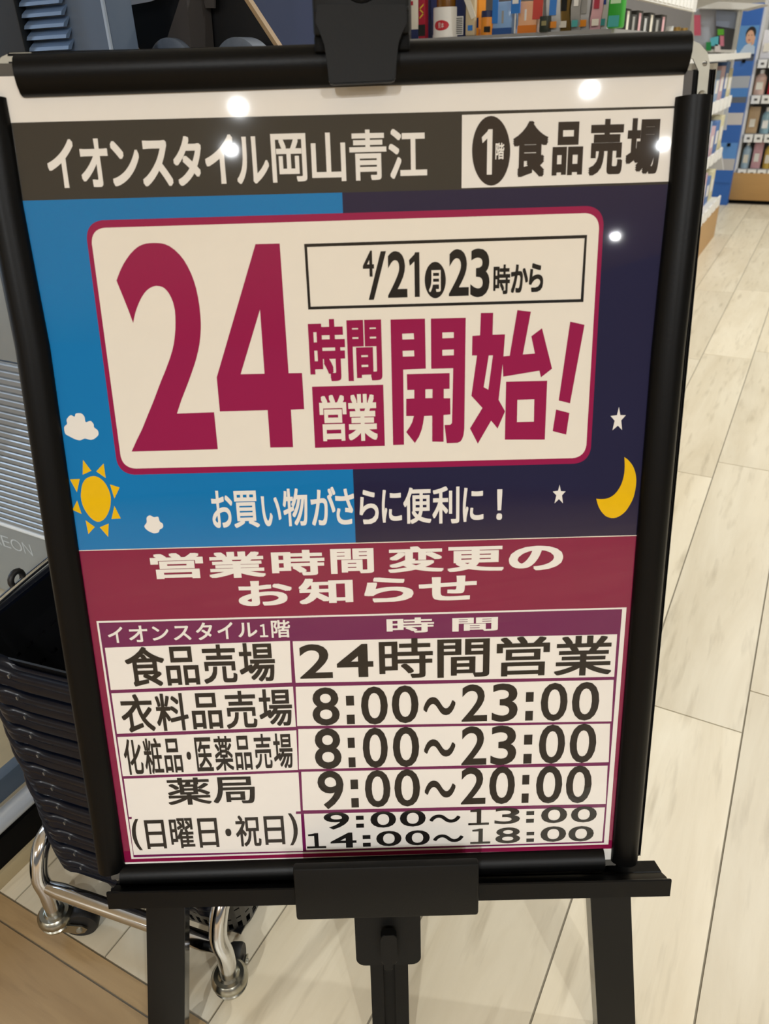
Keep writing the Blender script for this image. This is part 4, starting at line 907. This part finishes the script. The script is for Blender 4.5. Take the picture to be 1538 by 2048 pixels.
# aisle side: dark cartons under the price rail, then bottles, seen receding
ys = [at_x(px, 40, AX - 0.02)[1] for px in (1250, 1262, 1274, 1286, 1298, 1310, 1322, 1334)]
DL = ['first', 'second', 'third', 'fourth', 'fifth', 'sixth', 'seventh']
ST = 1.145
for i in range(7):
    y0, y1 = ys[i], ys[i + 1]; hh = rail_z - ST - 0.022 - 0.012 * (i % 2)
    e = empty('carton', (AX - 0.06, (y0 + y1) / 2, ST)); tag(e, 'tall black carton under the white price rail, %s from the green pouch' % DL[i], 'carton', 'black cartons on the aisle shelf')
    ww = (y1 - y0) * 0.43
    box('box', -0.04, 0.04, -ww, ww, 0, hh, blackp, e, 0.001); box('pale_strip', 0.0395, 0.041, -ww * .6, ww * .2, hh * .25, hh * .95, (creamp, greyk, pinkp, silverp)[i % 4], e)
for i, (px, c, capc, lab) in enumerate(((1341, yel, silverp, 'yellow topped clear bottle just past the black cartons'), (1356, silverp, goldp, 'silver grey bottle with gold collar on the aisle shelf'), (1371, cm('pack_slate', '#5f7390'), goldp, 'slate blue bottle with gold collar at far end under the price rail'))):
    p = at_x(px, 40, AX - 0.04); e = empty('bottle', (AX - 0.04, p[1], ST)); tag(e, lab, 'bottle', 'bottles on the aisle shelf')
    rr_ = 0.032; hh = rail_z - ST - 0.05
    lathe('bottle_body', [(0, 0), (rr_, 0), (rr_, hh * .6), (rr_ * .8, hh * .75), (rr_ * .4, hh * .8), (0, hh * .8)], c, e, seg=20); lathe('cap', [(rr_ * .45, hh * .8), (rr_ * .45, hh), (0, hh)], capc, e, seg=20)

# ================================================================== FAR SIDE: shelves across the aisle
FY = 7.74
far = empty('wall_shelf', (0.0, FY, 0)); tag(far, 'far white shelf unit on beech plinth across the aisle at right', 'shelving')
fx0 = at_y(1481, 300, FY)[0]; fx1 = 0.6
levels = [at_y(1500, 338, FY)[2], at_y(1510, 268, FY)[2], at_y(1520, 190, FY)[2], at_y(1530, 118, FY)[2]]
box('plinth', at_y(1428, 385, FY)[0], fx1, -0.02, 0.4, 0.035, levels[0] - 0.03, wood, far, 0.002)
box('plinth_shadow_gap', at_y(1436, 400, FY)[0], fx1, 0.03, 0.4, 0.0, 0.035, blkd, far)
for z in levels: box('shelf', fx0, fx1, -0.01, 0.4, z - 0.03, z, greym, far); 
box('back_panel', fx0, fx1, 0.39, 0.41, 0.2, 1.75, greym, far)
box('side_panel', fx0 - 0.02, fx0, 0.0, 0.41, 0.2, 1.75, whitem, far)
for z in levels:
    for i in range(7):
        x = fx0 + 0.012 + i * 0.078
        t = box('price_tag', x, x + 0.066, -0.018, -0.012, z - 0.062, z - 0.002, tagm, far); 
        box('tag_print', x + 0.022, x + 0.046, -0.0195, -0.0178, z - 0.040, z - 0.024, tagd, t)
LAB = {0: 'bottom shelf', 1: 'second shelf up', 2: 'third shelf up', 3: 'top visible shelf'}
ORDN = ['first', 'second', 'third', 'fourth', 'fifth']
cols = {0: [('#9fb6c4', 'pale blue'), ('#c99aa0', 'rose'), ('#c8a64a', 'mustard yellow'), ('#cfa7a9', 'dusty pink'), ('#4d8f86', 'teal')],
        1: [('#b79a74', 'tan'), ('#8fb0bb', 'light blue'), ('#c7a3a0', 'pink'), ('#d0cac0', 'off white')],
        2: [('#d6b5a6', 'peach'), ('#b3202c', 'bright red'), ('#d9d2c8', 'cream')],
        3: [('#d9d6d8', 'white'), ('#2a2f66', 'navy and pink'), ('#c36f93', 'magenta')]}
for lv in range(4):
    n = len(cols[lv]); z = levels[lv]; wid = (0.086, 0.10, 0.115, 0.10)[lv]; hgt = (0.215, 0.20, 0.185, 0.20)[lv]
    for i, (c, cn) in enumerate(cols[lv]):
        x = fx0 + 0.05 + i * wid; m = mat('pack_' + cn.replace(' ', '_') + str(lv), c, 0.4)
        e = empty('refill_pack' if (lv + i) % 2 else 'shampoo_bottle', (x, FY + 0.07, z)); tag(e, '%s toiletries pack on far white shelving, %s, %s from left' % (cn, LAB[lv], ORDN[i]), 'bottle' if (lv + i) % 2 == 0 else 'pouch', 'toiletries on the far shelves')
        hw = wid * 0.43
        if (lv + i) % 2 == 0:
            bm = bmesh.new(); add_lathe(bm, [(0, 0), (hw * .85, 0), (hw * .9, 0.01), (hw * .9, hgt * .68), (hw * .5, hgt * .8), (hw * .35, hgt * .82), (0, hgt * .82)], seg=18); bm_obj('bottle_body', bm, m, e, angle=40)
            lathe('cap', [(hw * .36, hgt * .82), (hw * .36, hgt * .97), (0, hgt * .97)], whitep, e, seg=14)
            box('label', -hw * .5, hw * .5, -hw * .92, -hw * .7, hgt * .2, hgt * .5, (creamp, whitep)[i % 2], e)
        else:
            bm = bmesh.new(); add_box(bm, -hw, hw, -0.03, 0.03, 0, hgt, 0.006); 
            for v in bm.verts: v.co.y *= (1 - 0.75 * v.co.z / hgt)
            bm_obj('pouch_body', bm, m, e, angle=40)
            box('label', -hw * .55, hw * .45, -0.031, -0.026, hgt * .25, hgt * .55, (whitep, creamp)[lv % 2], e)
# blue striped promotion column at the shelf end
colx0, colx1 = at_y(1427, 360, FY - 0.12)[0], at_y(1462, 362, FY - 0.12)[0]
prom = empty('promotion_column', ((colx0 + colx1) / 2, FY - 0.10, 0.0)); tag(prom, 'tall narrow blue striped promotion column at the left end of the far shelves', 'display')
hw = (colx1 - colx0) / 2
def zc(py): return at_y(1450 + (365 - py) * 0.2, py, FY - 0.12)[2]
box('column_body', -hw, hw, 0.0, 0.36, 0.0, zc(5), mat('column_blue', '#2b62b0', 0.45), prom)
stripes = [(366, 341, '#2c64b4', 'blue_stripe'), (341, 318, '#b9b6b6', 'grey_label'), (318, 286, '#5a8fd0', 'light_blue_stripe'), (286, 250, '#2e63b2', 'blue_stripe'), (250, 226, '#c9c4c2', 'grey_label'), (226, 206, '#2c5fae', 'blue_stripe'), (206, 194, '#5e6470', 'dark_stripe'), (194, 176, '#4a83c8', 'light_blue_stripe'), (176, 152, '#a9aeb8', 'grey_label'), (152, 122, '#3468b4', 'blue_stripe'), (122, 112, '#4a5160', 'dark_stripe'), (112, 108, '#1d2a55', 'navy_line'), (50, 5, '#2f66b8', 'blue_stripe')]
for (b, t, c, nm) in stripes: box(nm, -hw, hw, -0.004, 0.0, zc(b), zc(t), mat('stripe_' + c[1:], c, 0.5), prom)
for py in (122, 290): box('dark_button', -0.012, 0.014, -0.012, -0.004, zc(py) - 0.012, zc(py) + 0.012, blkd, prom)
# small advertising card with a person resting a hand on the cheek
ad = empty('advertising_card', ((colx0 + colx1) / 2, FY - 0.108, zc(108))); tag(ad, 'small blue advertising card showing a dark haired smiling person, on the striped column', 'card')
ah = zc(50) - zc(108)
box('card', -hw, hw, -0.002, 0.0, 0, ah, mat('ad_blue', '#5d93cc', 0.5), ad)
def disc(name, cx, cz, rx, rz, y, m):
    v = [(cx + rx * math.cos(2 * math.pi * k / 24), y, cz + rz * math.sin(2 * math.pi * k / 24)) for k in range(24)]; return from_data(name, v, [list(range(24))], m, ad)
skin = mat('printed_skin', '#d9a98c', 0.6); hairm = mat('printed_hair', '#1d1714', 0.6); shirt = mat('printed_shirt', '#b9cbe0', 0.6)
from_data('printed_shirt', [(-hw * .7, -0.0028, 0.0), (hw * .98, -0.0028, 0.0), (hw * .9, -0.0028, ah * .26), (hw * .3, -0.0028, ah * .40), (-hw * .2, -0.0028, ah * .30)], [[0, 1, 2, 3, 4]], shirt, ad)
disc('printed_hair', hw * .25, ah * .72, hw * .52, ah * .24, -0.0032, hairm); disc('printed_face', hw * .20, ah * .60, hw * .40, ah * .235, -0.0036, skin)
from_data('printed_hand', [(hw * .45, -0.004, ah * .30), (hw * .75, -0.004, ah * .34), (hw * .78, -0.004, ah * .58), (hw * .62, -0.004, ah * .66), (hw * .5, -0.004, ah * .5)], [[0, 1, 2, 3, 4]], skin, ad)
for sx in (0.05, 0.36): disc('printed_eye', hw * sx, ah * .66, hw * .06, ah * .014, -0.0041, hairm)
disc('printed_mouth', hw * .18, ah * .49, hw * .13, ah * .025, -0.0041, mat('printed_lip', '#a8524a', 0.6))
# cosmetics stand between gondola and column: canopy, post, panels
CYS = 6.6
st = empty('cosmetics_stand', (at_y(1430, 140, CYS)[0], CYS, 0)); tag(st, 'white cosmetics stand with a wedge canopy and thin post at the aisle corner', 'display stand')
so = np.array([at_y(1430, 140, CYS)[0], CYS, 0.0])
ypoly('canopy', [(1394, 17), (1436, 3), (1530, 8), (1486, 19)], CYS - 0.05, 0.30, whitem, st, so)
ypoly('post', [(1477, 18), (1483, 18), (1461, 150), (1455, 150)], CYS - 0.03, 0.02, mat('post_grey', '#a8a69e', 0.5), st, so)
ypoly('back_board', [(1388, 18), (1478, 18), (1452, 260), (1388, 260)], CYS + 0.06, 0.02, mat('stand_back', '#b9bcc2', 0.6), st, so)
ypoly('dark_recess', [(1432, 52), (1472, 52), (1462, 112), (1432, 112)], CYS + 0.03, 0.02, mat('stand_dark', '#4c4c4c', 0.7), st, so)
ypoly('grey_poster', [(1432, 20), (1474, 24), (1470, 58), (1432, 52)], CYS + 0.02, 0.01, mat('stand_grey_poster', '#8a93a6', 0.5), st, so)
ypoly('price_sheet', [(1414, 110), (1452, 106), (1454, 138), (1416, 146)], CYS - 0.04, 0.006, mat('price_sheet', '#d5d3d3', 0.6), st, so)
ypoly('white_door', [(1424, 152), (1454, 150), (1446, 232), (1424, 232)], CYS - 0.02, 0.02, whitem, st, so)
ypoly('lower_body', [(1392, 146), (1424, 146), (1446, 340), (1392, 340)], CYS + 0.0, 0.05, mat('stand_body', '#c4c2bf', 0.6), st, so)
ypoly('tray', [(1388, 98), (1470, 100), (1470, 106), (1388, 104)], CYS - 0.04, 0.08, whitem, st, so)
for (nm, a, c, lab) in (('lipstick_box', [(1388, 30), (1400, 30), (1401, 71), (1388, 71)], '#c8556a', 'raspberry pink box on the cosmetics stand beside the sign rail'),
                    ('tube', [(1435, 58), (1447, 58), (1447, 72), (1435, 70)], '#5fae2c', 'lime green tube at the dark recess of the cosmetics stand'),
                    ('bottle', [(1412, 84), (1422, 84), (1422, 101), (1412, 101)], '#1f8f4a', 'emerald green bottle on the cosmetics stand tray'),
                    ('sachet', [(1420, 76), (1437, 72), (1436, 92), (1422, 92)], '#5fc0cf', 'turquoise sachet on the cosmetics stand tray'),
                    ('tube', [(1440, 70), (1447, 70), (1447, 92), (1440, 92)], '#d47f92', 'rose pink tube on the cosmetics stand tray'),
                    ('bottle', [(1430, 88), (1440, 90), (1440, 104), (1429, 104)], '#e9e0dd', 'white bottle at the front of the cosmetics stand tray')):
    p0 = at_y(a[0][0], a[0][1], CYS - 0.05); e = empty(nm, (p0[0], CYS - 0.05, p0[2])); tag(e, lab, 'cosmetic')
    ypoly('pack', a, CYS - 0.05, 0.03, mat('cosmetic_' + c[1:], c, 0.4), e, np.array([p0[0], CYS - 0.05, p0[2]]))
